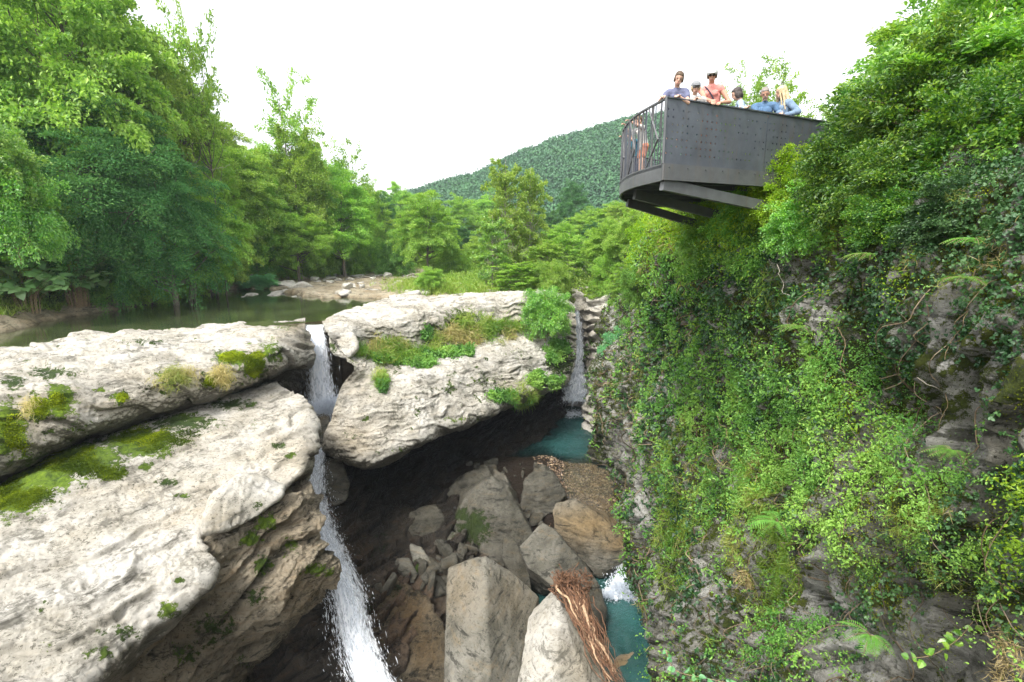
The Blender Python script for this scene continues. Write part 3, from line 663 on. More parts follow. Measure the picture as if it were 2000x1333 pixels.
# centre mass between the two waterfalls
rowsD = [
 R_((632, 628, 38), (700, 600, 41), (790, 585, 43), (870, 580, 44.5), (950, 574, 46), (1030, 570, 47), (1085, 575, 47), (1122, 598, 46.5)),
 R_((630, 632, 33.4), (712, 603, 36), (798, 589, 39.2), (878, 583, 40.8), (950, 577, 42.6), (1035, 570, 43.6), (1084, 577, 43.6), (1120, 600, 44)),
 R_((640, 655, 29.0), (716, 632, 32), (800, 616, 34.6), (878, 602, 37.4), (950, 594, 39.6), (1036, 584, 41.5), (1088, 592, 42), (1122, 618, 42.6)),
 R_((664, 690, 28.6), (722, 680, 31.6), (800, 674, 33.8), (878, 660, 36.4), (958, 648, 39.2), (1038, 640, 41.2), (1090, 652, 41.4), (1122, 662, 42.2)),
 R_((690, 718, 27.9), (742, 716, 30.6), (800, 706, 32.8), (878, 690, 35.4), (958, 674, 38.2), (1040, 664, 40.4), (1092, 690, 40.6), (1121, 692, 41.8)),
 R_((668, 755, 27.2), (742, 776, 27.6), (806, 748, 29.6), (868, 728, 31.8), (950, 706, 35.0), (1038, 694, 38.2), (1084, 712, 39.6), (1118, 716, 41.6)),
 R_((652, 812, 26.6), (722, 842, 26.4), (794, 812, 28.0), (862, 790, 30.0), (942, 766, 33.0), (1032, 738, 36.6), (1076, 736, 38.8), (1114, 733, 41.3)),
 R_((637, 862, 26.4), (718, 898, 25.9), (798, 868, 27.1), (868, 836, 29.0), (950, 808, 32.0), (1030, 768, 35.6), (1076, 756, 38.4), (1110, 744, 41.2)),
 R_((645, 880, 28.0), (726, 902, 27.8), (806, 872, 29.0), (876, 842, 31.2), (956, 814, 34.4), (1034, 774, 38.0), (1078, 762, 40.6), (1110, 750, 43)),
 R_((660, 880, 33.0), (740, 880, 33.5), (820, 860, 35), (890, 830, 37), (960, 800, 40), (1034, 770, 43), (1078, 758, 45), (1110, 748, 46)),
]
def atD(V, N, disp):
    moss = blobs(V, [(905, 630, 55, 34, .85), (850, 655, 40, 30, .75), (960, 640, 30, 30, .7), (760, 690, 60, 30, .85), (840, 690, 70, 14, .9), (750, 742, 16, 24, .95), (1095, 700, 34, 45, 1.0), (1010, 690, 30, 16, .5), (990, 775, 50, 16, .85),
                     (950, 745, 60, 18, .55), (840, 760, 50, 10, .45), (690, 850, 50, 20, .35), (1060, 745, 30, 14, .85), (1060, 640, 40, 30, .6), (690, 700, 26, 22, .5), (900, 820, 60, 10, .55), (780, 880, 50, 8, .5)])
    md = blobs(V, [(1095, 700, 40, 60, 1.0), (840, 765, 70, 16, .9), (950, 745, 50, 20, .5), (690, 850, 60, 26, .8)])
    cav = np.clip(-disp - .07, 0, .4) * 2.6
    px, py, d = proj(V)
    wet_shade = (N[:, 2] < -.2) * .9 + blobs(V, [(645, 700, 30, 60, .9), (660, 740, 22, 40, .9)])  # darker where the surface faces down, and damp by the first waterfall
    fl = fbm(V * 1.2, 4, 890); moss = np.maximum(moss, smooth(.25, .5, fl) * .6 * smooth(620, 690, py)); md = np.maximum(md, .7 * smooth(-.1, .2, fl)); cav = np.maximum(cav, blobs(V, [(780, 890, 110, 10, .5), (900, 835, 60, 10, .5)]))
    tan = blobs(V, [(690, 860, 60, 35, .8), (700, 740, 50, 40, .55), (900, 640, 70, 30, .5), (1010, 640, 60, 25, .4), (1000, 760, 60, 20, .4), (650, 830, 20, 40, .6)])
    return dict(moss=moss, mdark=md, cav=cav, wet_shade=wet_shade, tan=tan)
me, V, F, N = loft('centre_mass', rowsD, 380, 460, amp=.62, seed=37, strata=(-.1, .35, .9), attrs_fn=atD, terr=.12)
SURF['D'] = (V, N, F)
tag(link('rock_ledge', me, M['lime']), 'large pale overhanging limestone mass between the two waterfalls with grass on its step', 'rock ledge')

# cave wall behind and under it
rowsE = [
 R_((430, 760, 36), (540, 720, 36), (640, 730, 36), (750, 760, 37), (870, 770, 39), (1000, 740, 43), (1075, 730, 46), (1115, 720, 47.5)),
 R_((450, 860, 30), (560, 830, 30.5), (650, 870, 30.6), (750, 920, 32), (870, 890, 35), (1000, 830, 40), (1068, 795, 43), (1105, 775, 46.5)),
 R_((480, 1000, 26), (590, 980, 26.2), (690, 1000, 26.8), (780, 1010, 28.6), (870, 950, 32), (980, 884, 37), (1063, 832, 41), (1100, 800, 45.5)),
 R_((500, 1150, 22.6), (610, 1140, 22.6), (715, 1150, 22.8), (800, 1130, 24.4), (880, 1040, 27.8), (985, 935, 34.5), (1066, 860, 40), (1100, 820, 44.5)),
 R_((500, 1340, 19.6), (630, 1340, 19.4), (760, 1340, 19.6), (868, 1330, 20.3), (960, 1150, 25.5), (1040, 960, 33), (1075, 880, 39.5), (1105, 845, 43.5)),
 R_((480, 1600, 16), (640, 1600, 16), (780, 1600, 16), (900, 1500, 18), (1000, 1250, 24), (1060, 1000, 32.5), (1090, 900, 38.8), (1115, 865, 43)),
]
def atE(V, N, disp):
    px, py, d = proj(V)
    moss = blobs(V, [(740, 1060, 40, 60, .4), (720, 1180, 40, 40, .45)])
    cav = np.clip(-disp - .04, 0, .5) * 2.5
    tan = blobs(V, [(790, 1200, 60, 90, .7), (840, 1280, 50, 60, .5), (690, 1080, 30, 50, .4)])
    return dict(moss=moss, mdark=moss * 0 + 1, cav=cav, wet_shade=.25 + .95 * smooth(1110, 960, py) * smooth(640, 700, px), tan=tan)  # stronger darkening higher up paints in the shade beneath the overhang
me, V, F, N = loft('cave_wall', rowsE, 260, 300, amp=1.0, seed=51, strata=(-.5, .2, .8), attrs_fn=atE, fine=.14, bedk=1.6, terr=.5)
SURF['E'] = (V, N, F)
tag(link('cave_wall', me, M['cave']), 'recess wall under the overhang, darkened by shade painted into its colour', kind='structure')

# end wall of the gorge beside the far waterfall
rowsG = [
 R_((1060, 560, 52), (1110, 574, 49.5), (1150, 572, 49.5), (1180, 575, 48), (1215, 580, 47), (1290, 560, 46)),
 R_((1070, 600, 50.5), (1116, 590, 47.6), (1146, 588, 47.2), (1172, 586, 46), (1215, 606, 44), (1290, 600, 42)),
 R_((1070, 650, 50.0), (1122, 632, 48.2), (1142, 632, 47.8), (1162, 640, 45.2), (1208, 650, 43), (1290, 655, 40)),
 R_((1070, 720, 49.5), (1116, 700, 48.4), (1140, 704, 48.2), (1156, 716, 44.8), (1180, 716, 42.2), (1270, 720, 39)),
 R_((1060, 800, 48.5), (1112, 792, 47.6), (1140, 792, 47.0), (1156, 800, 43.6), (1178, 806, 40.8), (1260, 810, 38)),
 R_((1050, 860, 47.0), (1112, 850, 46.5), (1140, 850, 45.0), (1160, 850, 42.0), (1185, 850, 39.8), (1260, 860, 37)),
]
def atG(V, N, disp):
    px, py, d = proj(V)
    moss = smooth(1195, 1240, px) * .8 + blobs(V, [(1180, 620, 20, 10, .3)])
    return dict(moss=moss, mdark=moss * .4, cav=np.clip(-disp - .05, 0, .5) * 2.5, wet_shade=blobs(V, [(1130, 700, 24, 110, 1.0)]), tan=blobs(V, [(1175, 680, 50, 60, .25)]))
me, V, F, N = loft('gorge_end', rowsG, 220, 180, amp=.75, seed=63, strata=(.1, .1, 1), attrs_fn=atG, fine=.08, terr=.6)
SURF['G'] = (V, N, F)
tag(link('gorge_end_wall', me, M['lime']), 'pale layered rock closing the gorge by the far waterfall', kind='structure')

# right cliff : X as a function of (height, Y)
Yst = [62, 50, 42, 36, 30, 26, 22, 18, 14, 10, 7, 5, 3, 0, -4]
cliffX = [
 (7.2, [13, 13, 13, 13, 12, 10.5, 9.8, 9.4, 9.0, 8.5, 8.0, 8.0, 8.0, 8, 8]),
 (6.0, [11.5, 11.5, 11.5, 11.5, 10.6, 8.2, 7.6, 7.2, 7.0, 6.7, 6.2, 5.9, 5.9, 6, 6]),
 (4.5, [10.5, 10.6, 10.8, 10.4, 9.6, 7.4, 6.9, 6.7, 6.4, 5.9, 5.3, 5.0, 5.0, 5.2, 5.4]),
 (2.5, [9.8, 10.0, 10.0, 9.6, 9.0, 7.3, 6.9, 6.8, 6.6, 6.2, 5.5, 5.1, 5.0, 5.0, 5.2]),
 (0.0, [9.2, 9.4, 9.2, 9.0, 8.4, 7.4, 7.0, 6.9, 6.8, 6.3, 5.6, 5.2, 5.0, 5.0, 5.2]),
 (-2.6, [9.0, 9.0, 8.4, 7.4, 7.1, 7.0, 6.9, 6.7, 6.5, 6.0, 5.3, 4.8, 4.6, 4.6, 5]),
 (-4.5, [8.8, 8.4, 7.7, 6.8, 7.0, 6.9, 6.8, 6.5, 6.2, 5.7, 5.0, 4.5, 4.2, 4.2, 5]),
 (-7.5, [8.8, 8.2, 7.7, 6.9, 7.0, 6.9, 6.6, 6.2, 5.9, 5.5, 4.9, 4.4, 4.0, 4, 5]),
 (-10.0, [8.8, 8.2, 7.9, 7.1, 6.8, 7.2, 6.5, 6.0, 5.7, 5.3, 4.8, 4.3, 4.0, 4, 5]),
 (-14.5, [8.8, 8.4, 8.1, 7.3, 7.0, 7.4, 6.6, 5.9, 5.5, 5.2, 4.8, 4.3, 4.0, 4, 5]),
]
rowsR = [[np.array((x, y, z)) for x, y in zip(xsr, Yst)] for z, xsr in cliffX]
def postR(G):
    V = G.reshape(-1, 3)
    n = fbm(V * np.array((.35, .35, .22)) + 40, 4, 77) * .9 + fbm(V * np.array((1.3, 1.3, .8)), 4, 79, ridged=True) * .42
    q = V @ np.array((0, -.36, .93)); sh = fbm(np.stack([q * .42 + fbm(V * .3, 2, 5) * .5, V[:, 1] * .07, V[:, 1] * 0], -1), 3, 83, ridged=True)
    n = n + sh * .55
    k = smooth(2, 10, V[:, 1]) * .6 + .4
    V = V.copy(); V[:, 0] -= n * 1.3 * k * smooth(-14, -8, V[:, 2]).clip(.35, 1)
    return V.reshape(G.shape)
def atR(V, N, disp):
    px, py, d = proj(V)
    n = fbm(V * .5, 4, 91)
    bare = blobs(V, [(1900, 880, 130, 60, 1.0), (1960, 1000, 60, 80, .7), (1700, 830, 70, 40, .6), (1830, 620, 40, 45, .7), (1600, 600, 25, 60, .5), (1600, 1110, 30, 100, .9), (1730, 1080, 60, 50, .8), (1830, 1190, 70, 50, .9), (1750, 1270, 150, 60, 1.0), (1900, 1290, 140, 60, .9),
                     (1230, 880, 22, 60, 1.0), (1250, 950, 16, 80, .9), (1420, 900, 30, 40, .6), (1300, 1250, 40, 80, .5), (1450, 1280, 60, 60, .4), (1780, 520, 30, 30, .5)])
    moss = np.clip(.55 - bare * .55 + n * .35, 0, 1)
    md = np.clip(.35 + n, 0, 1)
    cav = np.clip(-disp - .04, 0, .5) * 2.6
    wet_shade = smooth(-6, -9.5, V[:, 2]) * .55 
    tan = np.clip(n, 0, 1) * .6
    return dict(moss=moss, mdark=md, cav=cav, wet_shade=wet_shade, tan=tan, bare=bare)
# finer columns close to the camera
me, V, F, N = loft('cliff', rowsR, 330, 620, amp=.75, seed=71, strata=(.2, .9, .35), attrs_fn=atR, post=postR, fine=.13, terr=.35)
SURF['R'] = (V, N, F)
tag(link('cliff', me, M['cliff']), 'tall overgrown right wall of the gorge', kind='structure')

# gorge pools and bed
def flat(name, pts, mat, label, z=None, kind='structure'):
    V = np.array(pts, float); n = len(V) // 2
    F = np.array([(k, k + 1, n + k + 1, n + k) for k in range(n - 1)])
    return tag(link(name, mesh_np(name, V, F), mat), label, kind=kind)
def bed_h(X, Y):
    V = np.stack([X, Y, X * 0], -1)
    h = np.interp(Y, [14, 22, 25.2, 26.0, 28, 31, 32.4, 33.2, 34.6, 38, 48], [-13.4, -13.2, -12.6, -11.1, -10.6, -10.27, -10.12, -10.14, -10.9, -11.8, -12.2])
    h = h + fbm(V * .6, 4, 5) * .12 + fbm(V * 2.5, 3, 8, ridged=True) * .05
    h = h + smooth(4.2, 2.2, X + 0 * Y) * smooth(24, 30, Y) * .55 * smooth(44, 36, Y)
    return h
bx, by = np.meshgrid(np.linspace(-12, 9, 210), np.linspace(12, 49, 370)); bh = bed_h(bx, by)
nb = bx.shape[1]; ii = np.arange(bx.shape[0] - 1)[:, None] * nb; jj = np.arange(nb - 1)[None]
bF = np.stack([ii + jj, ii + jj + 1, ii + nb + jj + 1, ii + nb + jj], -1).reshape(-1, 4)
bV = np.stack([bx, by, bh], -1).reshape(-1, 3)
M['gravel'] = rock_mat('river_gravel', (0.34, 0.24, 0.14), (0.20, 0.13, 0.075), (0.045, 0.03, 0.02), crack=.3, dark_amt=1.0, scale=.9, tan=(0.33, 0.19, 0.08), bump=1.0)
tag(link('gravel_bed', mesh_np('gravel_bed', bV, bF, dict(moss=bV[:, 0] * 0, mdark=bV[:, 0] * 0, cav=smooth(4.2, 2.4, bV[:, 0] + fbm(bV * .8, 2, 4)) * 1.1, wet_shade=np.maximum(smooth(-9.75, -9.95, bV[:, 2]) * .4, smooth(4.5, 2.5, bV[:, 0]) * 1.6), tan=bV[:, 0] * 0 + .3, dk=0 * bV[:, 0]), True), M['gravel']), 'gravel bed of the gorge stream', kind='structure')  # damp below the waterline; left side darkened as painted overhang shade
rng = np.random.default_rng(61); n = 5200
X = 7.6 - 6.2 * rng.beta(1.1, 1.7, n); Y = np.where(rng.uniform(size=n) < .75, rng.uniform(28, 34.6, n), rng.uniform(26, 37, n)); Z = bed_h(X[None], Y[None])[0]
r = rng.uniform(.03, .085, n) * np.where(rng.uniform(size=n) < .06, 1.9, 1)
O = np.array([(1, 0, 0), (.4, .9, .1), (-.6, .7, 0), (-1, -.1, 0), (-.4, -.9, 0), (.6, -.7, 0), (.1, 0, .75), (0, 0, -.6)])
Vp = O[None] * r[:, None, None] * rng.uniform(.6, 1.3, (n, 8, 1)); an = rng.uniform(0, 6.28, n); c_, s__ = np.cos(an)[:, None], np.sin(an)[:, None]
Vp = np.stack([Vp[..., 0] * c_ - Vp[..., 1] * s__ * .7, Vp[..., 0] * s__ + Vp[..., 1] * c_ * .7, Vp[..., 2]], -1) + np.stack([X, Y, Z + .02], -1)[:, None]
T8 = np.array([(i, (i + 1) % 6, 6) for i in range(6)] + [((i + 1) % 6, i, 7) for i in range(6)])
pm = mesh_np('pebbles', Vp.reshape(-1, 3), (T8[None] + (np.arange(n) * 8)[:, None, None]).reshape(-1, 3), dict(tint=np.repeat(rng.uniform(0, 1, n), 8)))
M['pebble'] = leaf_mat('pebble_stone', [(.07, .045, .03), (.19, .13, .07), (.38, .29, .17)], trans=0.0, gloss=.05)
tag(link('pebbles', pm, M['pebble']), 'brown pebbles of the gravel bar in the shallow gorge stream', 'gravel', kind='stuff')
def grid_water(name, x0, x1, y0, y1, zf, label, nx=60, ny=90, mat='pool'):
    X, Y = np.meshgrid(np.linspace(x0, x1, nx), np.linspace(y0, y1, ny)); Z = zf(X, Y)
    V = np.stack([X, Y, Z], -1).reshape(-1, 3); ii = np.arange(ny - 1)[:, None] * nx; jj = np.arange(nx - 1)[None]
    F = np.stack([ii + jj, ii + jj + 1, ii + nx + jj + 1, ii + nx + jj], -1).reshape(-1, 4)
    return tag(link(name, mesh_np(name, V, F, dict(shal=smooth(1.1, .12, V[:, 2] - bed_h(X, Y).ravel())), True), M[mat]), label, kind='structure')
grid_water('pool', -4, 9, 26.4, 49, lambda X, Y: -9.9 + np.interp(Y, [26.4, 29, 32], [-.9, -.35, 0]) + fbm(np.stack([X * 1.6, Y * 3.0, X * 0], -1), 3, 3) * .05, 'teal pool and shallow stream below the far waterfall', 120, 240)
grid_water('lower_pool', 0, 8, 10, 25.6, lambda X, Y: -12.0 + fbm(np.stack([X * 2, Y * 2, X * 0], -1), 3, 4) * .05, 'deep teal pool at the bottom of the gorge', 100, 160)
# ------------------------------------------------------------------ waterfalls
def waterfall(label, path, seed, nstreak=1500, ndrop=900, dens=(.8, .6), thick=.25, dropl=.10, streakl=.35, splash=None):
    """path: (px_left, px_right, py, d)"""
    rng = np.random.default_rng(seed)
    root = empty('waterfall', tuple(P((path[-1][0] + path[-1][1]) / 2, path[-1][2], path[-1][3]))); tag(root, label, 'waterfall')
    base = np.array(root.location)
    Lp = np.array([P(a, y, d) for a, b, y, d in path]); Rp = np.array([P(b, y, d) for a, b, y, d in path])
    nv, nu = 120, 36
    Lc = curve_pts(Lp, nv); Rc = curve_pts(Rp, nv)
    s = np.concatenate([[0], np.cumsum(np.linalg.norm(np.diff((Lc + Rc) / 2, axis=0), axis=1))])
    u = np.linspace(0, 1, nu)
    VV = []; FF = []; TT = []; FL = []; DD = []; o = 0
    for k in range(3):
        G = Lc[:, None] * (1 - u[None, :, None]) + Rc[:, None] * u[None, :, None]
        G = G.copy()
        bul = np.sin(u * math.pi)[None] * thick * 1.2
        nz = fbm(np.stack([np.broadcast_to(u * 3, (nv, nu)), np.broadcast_to(s[:, None] * .5, (nv, nu)), np.full((nv, nu), k * 5.0)], -1), 4, seed + k)
        G[..., 1] -= bul + (k - 1) * thick * .6 + nz * thick
        G[..., 0] += nz * .12
        VV.append(G.reshape(-1, 3) - base); i = np.arange(nv - 1)[:, None] * nu; j = np.arange(nu - 1)[None]
        FF.append(np.stack([i + j, i + j + 1, i + nu + j + 1, i + nu + j], -1).reshape(-1, 4) + o); o += nv * nu
        edge = 1 - np.abs(u * 2 - 1) ** 2.2
        dn = (dens[0] + (dens[1] - dens[0]) * (s / s[-1]))[:, None] * (0.15 + .85 * edge)[None] - .08 * k
        TT.append(np.broadcast_to(u + k * 3.1, (nv, nu)).ravel()); FL.append(np.broadcast_to(s[:, None] + k * 7, (nv, nu)).ravel()); DD.append(dn.ravel())
    me = mesh_np('water_sheet', np.concatenate(VV), np.concatenate(FF), dict(tint=np.concatenate(TT), flow=np.concatenate(FL), dens=np.concatenate(DD)), True)
    link('water_sheet', me, M['veil'], root)
    # strands and drops
    b = Bag()
    def along(n, spread):
        t = rng.uniform(0, 1, n); uu = np.clip(rng.normal(.5, (.24 if spread <= 1 else .20) * spread, n), -.35, 1.35)
        ss = t * (nv - 1.001); i = ss.astype(int); f = (ss - i)[:, None]
        L0 = Lc[i] * (1 - f) + Lc[i + 1] * f; R0 = Rc[i] * (1 - f) + Rc[i + 1] * f
        p = L0 * (1 - uu[:, None]) + R0 * uu[:, None]
        ax = unit((Lc[i + 1] + Rc[i + 1]) - (Lc[i] + Rc[i]))
        return p, ax, t
    p, ax, t = along(nstreak, 1.0)
    p[:, 1] -= rng.uniform(0, thick * 2, nstreak)
    leaves(b, p - base, ax + rng.normal(size=p.shape) * .06, rng.normal(size=p.shape) + np.array((0, -2, .5)), rng.uniform(.3, 1, nstreak) * streakl * (.5 + t), rng.uniform(.010, .030, nstreak), .5, 'quad')
    p, ax, t = along(ndrop, 1.45)
    p[:, 1] -= rng.uniform(-.2, thick * 3.5, ndrop); p += rng.normal(size=p.shape) * .07 * (.4 + t[:, None])
    leaves(b, p - base, ax + rng.normal(size=p.shape) * .3, rng.normal(size=p.shape) + np.array((0, -2, .5)), rng.uniform(.3, 1, ndrop) * dropl, rng.uniform(.010, .026, ndrop), .5, 'quad')
    if splash:
        for (px, py, d, r, n) in splash:
            c = P(px, py, d); q = rng.normal(size=(n, 3)) * np.array((1, 1, .35)) * r * .5; q[:, 2] = np.abs(q[:, 2]) * 1.6
            sz = np.exp(-np.linalg.norm(q, axis=1) / r)
            leaves(b, c + q - base, unit(q + np.array((0, 0, .3)) * r), rng.normal(size=q.shape) + np.array((0, -1, 1)), rng.uniform(.5, 1.5, n) * .16 * (.4 + sz), rng.uniform(.03, .10, n) * (.5 + sz), .5, 'quad')
    s_ = b.build('spray', M['foam'], root); s_['kind'] = 'stuff'
    return root
waterfall('first waterfall pouring white over the notch between the left ledge and the centre rocks', [(590, 640, 634, 33.0), (594, 636, 642, 31.6), (600, 640, 665, 30.2), (602, 646, 700, 29.7), (600, 656, 750, 29.5), (598, 668, 800, 29.2), (604, 668, 818, 28.9)], 3,
          nstreak=3600, ndrop=1300, dens=(1.15, .85), thick=.22, splash=[(632, 805, 28.9, .95, 2600), (648, 790, 28.8, .6, 900)])
waterfall('long waterfall fanning out into a white plume down to the bottom of the photo', [(622, 640, 872, 27.6), (602, 641, 900, 26.4), (590, 643, 950, 25.0), (590, 648, 985, 24.0), (606, 662, 1030, 22.5), (628, 684, 1080, 21.0), (646, 715, 1150, 19.8), (662, 736, 1240, 19.0), (688, 778, 1330, 17.8), (704, 836, 1420, 16.6)], 4,
          nstreak=9500, ndrop=5000, dens=(.66, .95), thick=.35, streakl=.26, dropl=.09)
waterfall('far thin waterfall falling beside the pale rock into the teal pool', [(1120, 1128, 574, 49.0), (1119, 1130, 600, 47.4), (1118, 1136, 632, 47.1), (1114, 1142, 680, 47.0), (1100, 1152, 735, 45.9), (1076, 1162, 782, 45.0)], 5,
          nstreak=1800, ndrop=1500, dens=(.85, .85), thick=.25, streakl=.5, splash=[(1128, 780, 45.4, 1.5, 2200), (1105, 770, 45.6, .9, 700)])
waterfall('low white cascade between the boulders and the right cliff', [(1212, 1252, 1098, 26.4), (1200, 1250, 1112, 26.0), (1188, 1248, 1132, 25.6), (1178, 1250, 1158, 25.2)], 6,
          nstreak=2200, ndrop=1400, dens=(.9, 1.0), thick=.2, streakl=.4, splash=[(1215, 1150, 25.2, .6, 900), (1190, 1166, 24.8, .35, 500), (1232, 1170, 24.9, .3, 400)])
# thin film of overflow on the left of the gorge
# foam on the far pool
rng = np.random.default_rng(12)
b = Bag(); c = P(1115, 795, 45.0); n = 900
q = rng.normal(size=(n, 3)) * np.array((1.1, .55, 0)); pos = np.array((c[0], c[1], -9.86)) + q
leaves(b, pos, rng.normal(size=(n, 3)) * np.array((1, .3, 0)), np.tile((0, 0, 1.0), (n, 1)), rng.uniform(.05, .35, n), rng.uniform(.03, .12, n), .5)
tag(b.build('pool_foam', M['foam']), 'white foam floating under the far waterfall', 'foam', kind='stuff')

# ------------------------------------------------------------------ boulders
def hull_rock(name, pts, label, mat='boulder', vox=.07, amp=.06, seed=1, cat='boulder', group=None, moss=(), tan=(), wet_shade=0.0, world=True, bevel=.06, mossdark=.8):
    me = bpy.data.meshes.new(name); bm = __import__('bmesh').new()
    c0 = np.mean(np.array(pts), axis=0)
    for p in pts: bm.verts.new(tuple(np.array(p) - c0))
    import bmesh
    r = bmesh.ops.convex_hull(bm, input=bm.verts)
    bmesh.ops.delete(bm, geom=[v for v in bm.verts if not v.link_faces], context='VERTS')
    bm.to_mesh(me); bm.free()
    tmp = bpy.data.objects.new('tmp', me); COL.objects.link(tmp)
    bv = tmp.modifiers.new('b', 'BEVEL'); bv.width = bevel; bv.segments = 1; bv.limit_method = 'NONE'
    md = tmp.modifiers.new('r', 'REMESH'); md.mode = 'VOXEL'; md.voxel_size = vox
    dg = bpy.context.evaluated_depsgraph_get(); ev = tmp.evaluated_get(dg); m2 = bpy.data.meshes.new_from_object(ev)
    bpy.data.objects.remove(tmp); bpy.data.meshes.remove(me)
    m2.name = name
    n = len(m2.vertices); V = np.empty(n * 3, np.float32); m2.vertices.foreach_get('co', V); V = V.reshape(-1, 3).astype(float)
    Nn = np.empty(n * 3, np.float32); m2.vertices.foreach_get('normal', Nn); Nn = Nn.reshape(-1, 3)
    W = V + c0; seed_off = seed * 3.3
    d = fbm(W * .7 + seed_off, 3, 5) * amp * 2.6 + fbm(W * 2.4 + seed_off, 4, 7, ridged=True) * amp * .8 + fbm(W * 8 + seed_off, 3, 9) * amp * .25
    rs = np.random.default_rng(seed + 500); ax_ = unit(rs.normal(size=3) * np.array((1, .6, .8))); qq = W @ ax_ + fbm(W * .8 + seed_off, 2, 3) * .25
    d = d + fbm(np.stack([qq * 5.5, W[:, 0] * .5, W[:, 2] * .5], -1), 4, 61 + seed, ridged=True) * min(.05, amp * .9)
    ch = perlin(W * 1.1 + seed_off, 17); d -= smooth(.25, .32, ch) * amp * 1.2
    V = V + Nn * d[:, None]
    m2.vertices.foreach_set('co', V.astype(np.float32).ravel())
    at = dict(moss=blobs(V + c0, list(moss)) if moss else np.zeros(n), mdark=np.full(n, mossdark), cav=np.clip(-d / amp - .9, 0, 1) * .5, wet_shade=np.full(n, wet_shade), tan=blobs(V + c0, list(tan)) if tan else np.zeros(n))
    for k, v in at.items():
        a = m2.attributes.new(k, 'FLOAT', 'POINT'); a.data.foreach_set('value', v.astype(np.float32))
    m2.polygons.foreach_set('use_smooth', np.ones(len(m2.polygons), bool)); m2.update()
    m2.materials.clear()
    o = link(name, m2, M[mat], loc=tuple(c0)); tag(o, label, cat, group)
    return o
def px(*l): return [P(*p) for p in l]
hull_rock('boulder', px((960, 930, 28.5), (905, 975, 28), (885, 1030, 27.4), (905, 1075, 26.8), (960, 1100, 26.0), (1000, 1118, 25.9), (1045, 1050, 26.2), (1010, 985, 27.5), (985, 938, 29), (1005, 960, 31), (900, 960, 31), (930, 1010, 26.8), (900, 1100, 29), (1040, 1110, 29)),
          'large grey slanted boulder with dark moss on its left side, mid gorge', moss=[(925, 1030, 40, 36, .95), (900, 1010, 30, 24, .8)], seed=1, amp=.06, wet_shade=.75, bevel=.03, )  # darkened all over: shade of the gorge depth painted into the stone
hull_rock('boulder', px((1058, 905, 31.5), (1030, 935, 30.6), (1012, 1000, 29.6), (1040, 1022, 29.2), (1085, 1000, 29.5), (1106, 965, 30.4), (1075, 915, 31.6), (1050, 910, 33.5), (1110, 985, 32), (1015, 1010, 32)),
          'dark upright boulder standing at the edge of the gravel bar', mat='boulder', wet_shade=.8, seed=2, amp=.08)
hull_rock('boulder', px((965, 915, 32), (985, 925, 31), (1012, 985, 29.5), (998, 1000, 29.5), (970, 960, 31), (960, 930, 33), (1000, 950, 33), (1010, 1000, 32)), 'thin dark slab wedged between the slanted boulder and the upright boulder', wet_shade=.7, seed=3, amp=.05, vox=.06)
hull_rock('boulder', px((1085, 985, 27.8), (1120, 975, 28.4), (1160, 1000, 27.8), (1215, 1045, 26.8), (1240, 1078, 26.2), (1205, 1070, 25.9), (1130, 1030, 26.3), (1078, 1003, 27.0), (1085, 1045, 26.9), (1140, 1085, 26.2), (1170, 1130, 26.2), (1210, 1110, 26.6), (1235, 1095, 27), (1180, 1000, 30), (1100, 990, 30), (1220, 1100, 29)),
          'flat-topped boulder with a sandy orange top beside the shallow stream', wet_shade=.3, bevel=.03, tan=[(1150, 1025, 90, 40, 1.2), (1210, 1060, 40, 20, 1.2)], seed=4, amp=.05)
hull_rock('boulder', px((1060, 1022, 25.6), (1085, 1035, 25.2), (1120, 1075, 24.6), (1175, 1148, 24.0), (1140, 1150, 23.4), (1080, 1145, 22.9), (1030, 1110, 23.6), (1015, 1068, 24.6), (1070, 1160, 24.5), (1060, 1040, 27.5), (1160, 1130, 27), (1040, 1160, 26)),
          'grey angular boulder with a pale upper face, behind the root tangle', wet_shade=.45, bevel=.03, seed=5, amp=.05, moss=[(1085, 1110, 30, 20, .4)])  # gorge-depth shade painted in here as an even darkening
hull_rock('boulder', px((948, 1086, 20.6), (905, 1098, 20.8), (876, 1110, 21.0), (872, 1180, 19.6), (868, 1290, 18.0), (864, 1400, 16.6), (960, 1420, 15.9), (1000, 1370, 17.0), (1018, 1260, 18.9), (1052, 1168, 20.8), (1000, 1120, 20.9), (935, 1250, 17.8), (950, 1150, 18.9), (944, 1092, 22.5), (880, 1120, 24), (1050, 1180, 24), (880, 1400, 22), (1010, 1400, 22)),
          'tall pale pointed boulder with a central ridge, at the bottom centre of the gorge', seed=6, amp=.03, bevel=.02, wet_shade=.15, tan=[(900, 1150, 40, 60, .4), (1000, 1160, 50, 50, .3)])
hull_rock('boulder', px((1078, 1158, 20.8), (1096, 1160, 20.4), (1046, 1192, 20.3), (1018, 1215, 19.9), (1004, 1280, 18.8), (982, 1400, 17.0), (1090, 1430, 15.9), (1180, 1430, 16.6), (1185, 1330, 18.4), (1150, 1230, 20.2), (1108, 1165, 20.6), (1062, 1290, 17.6), (1092, 1175, 19.2), (1100, 1170, 23.5), (1020, 1230, 23), (1190, 1360, 22), (1000, 1400, 21)),
          'big boulder with a bright white left face carrying the brown root tangle', seed=7, amp=.03, bevel=.02, tan=[(1135, 1290, 40, 90, .5)], mat='lime')
hull_rock('boulder', px((800, 1062, 25.2), (822, 1070, 25), (850, 1110, 24.3), (842, 1135, 24.2), (812, 1120, 24.4), (802, 1080, 25), (830, 1080, 26.8), (820, 1130, 26.5)), 'small leaning slab with a mossy left side, left of the slanted boulder', moss=[(815, 1110, 16, 20, .9)], seed=8, vox=.05, amp=.04)
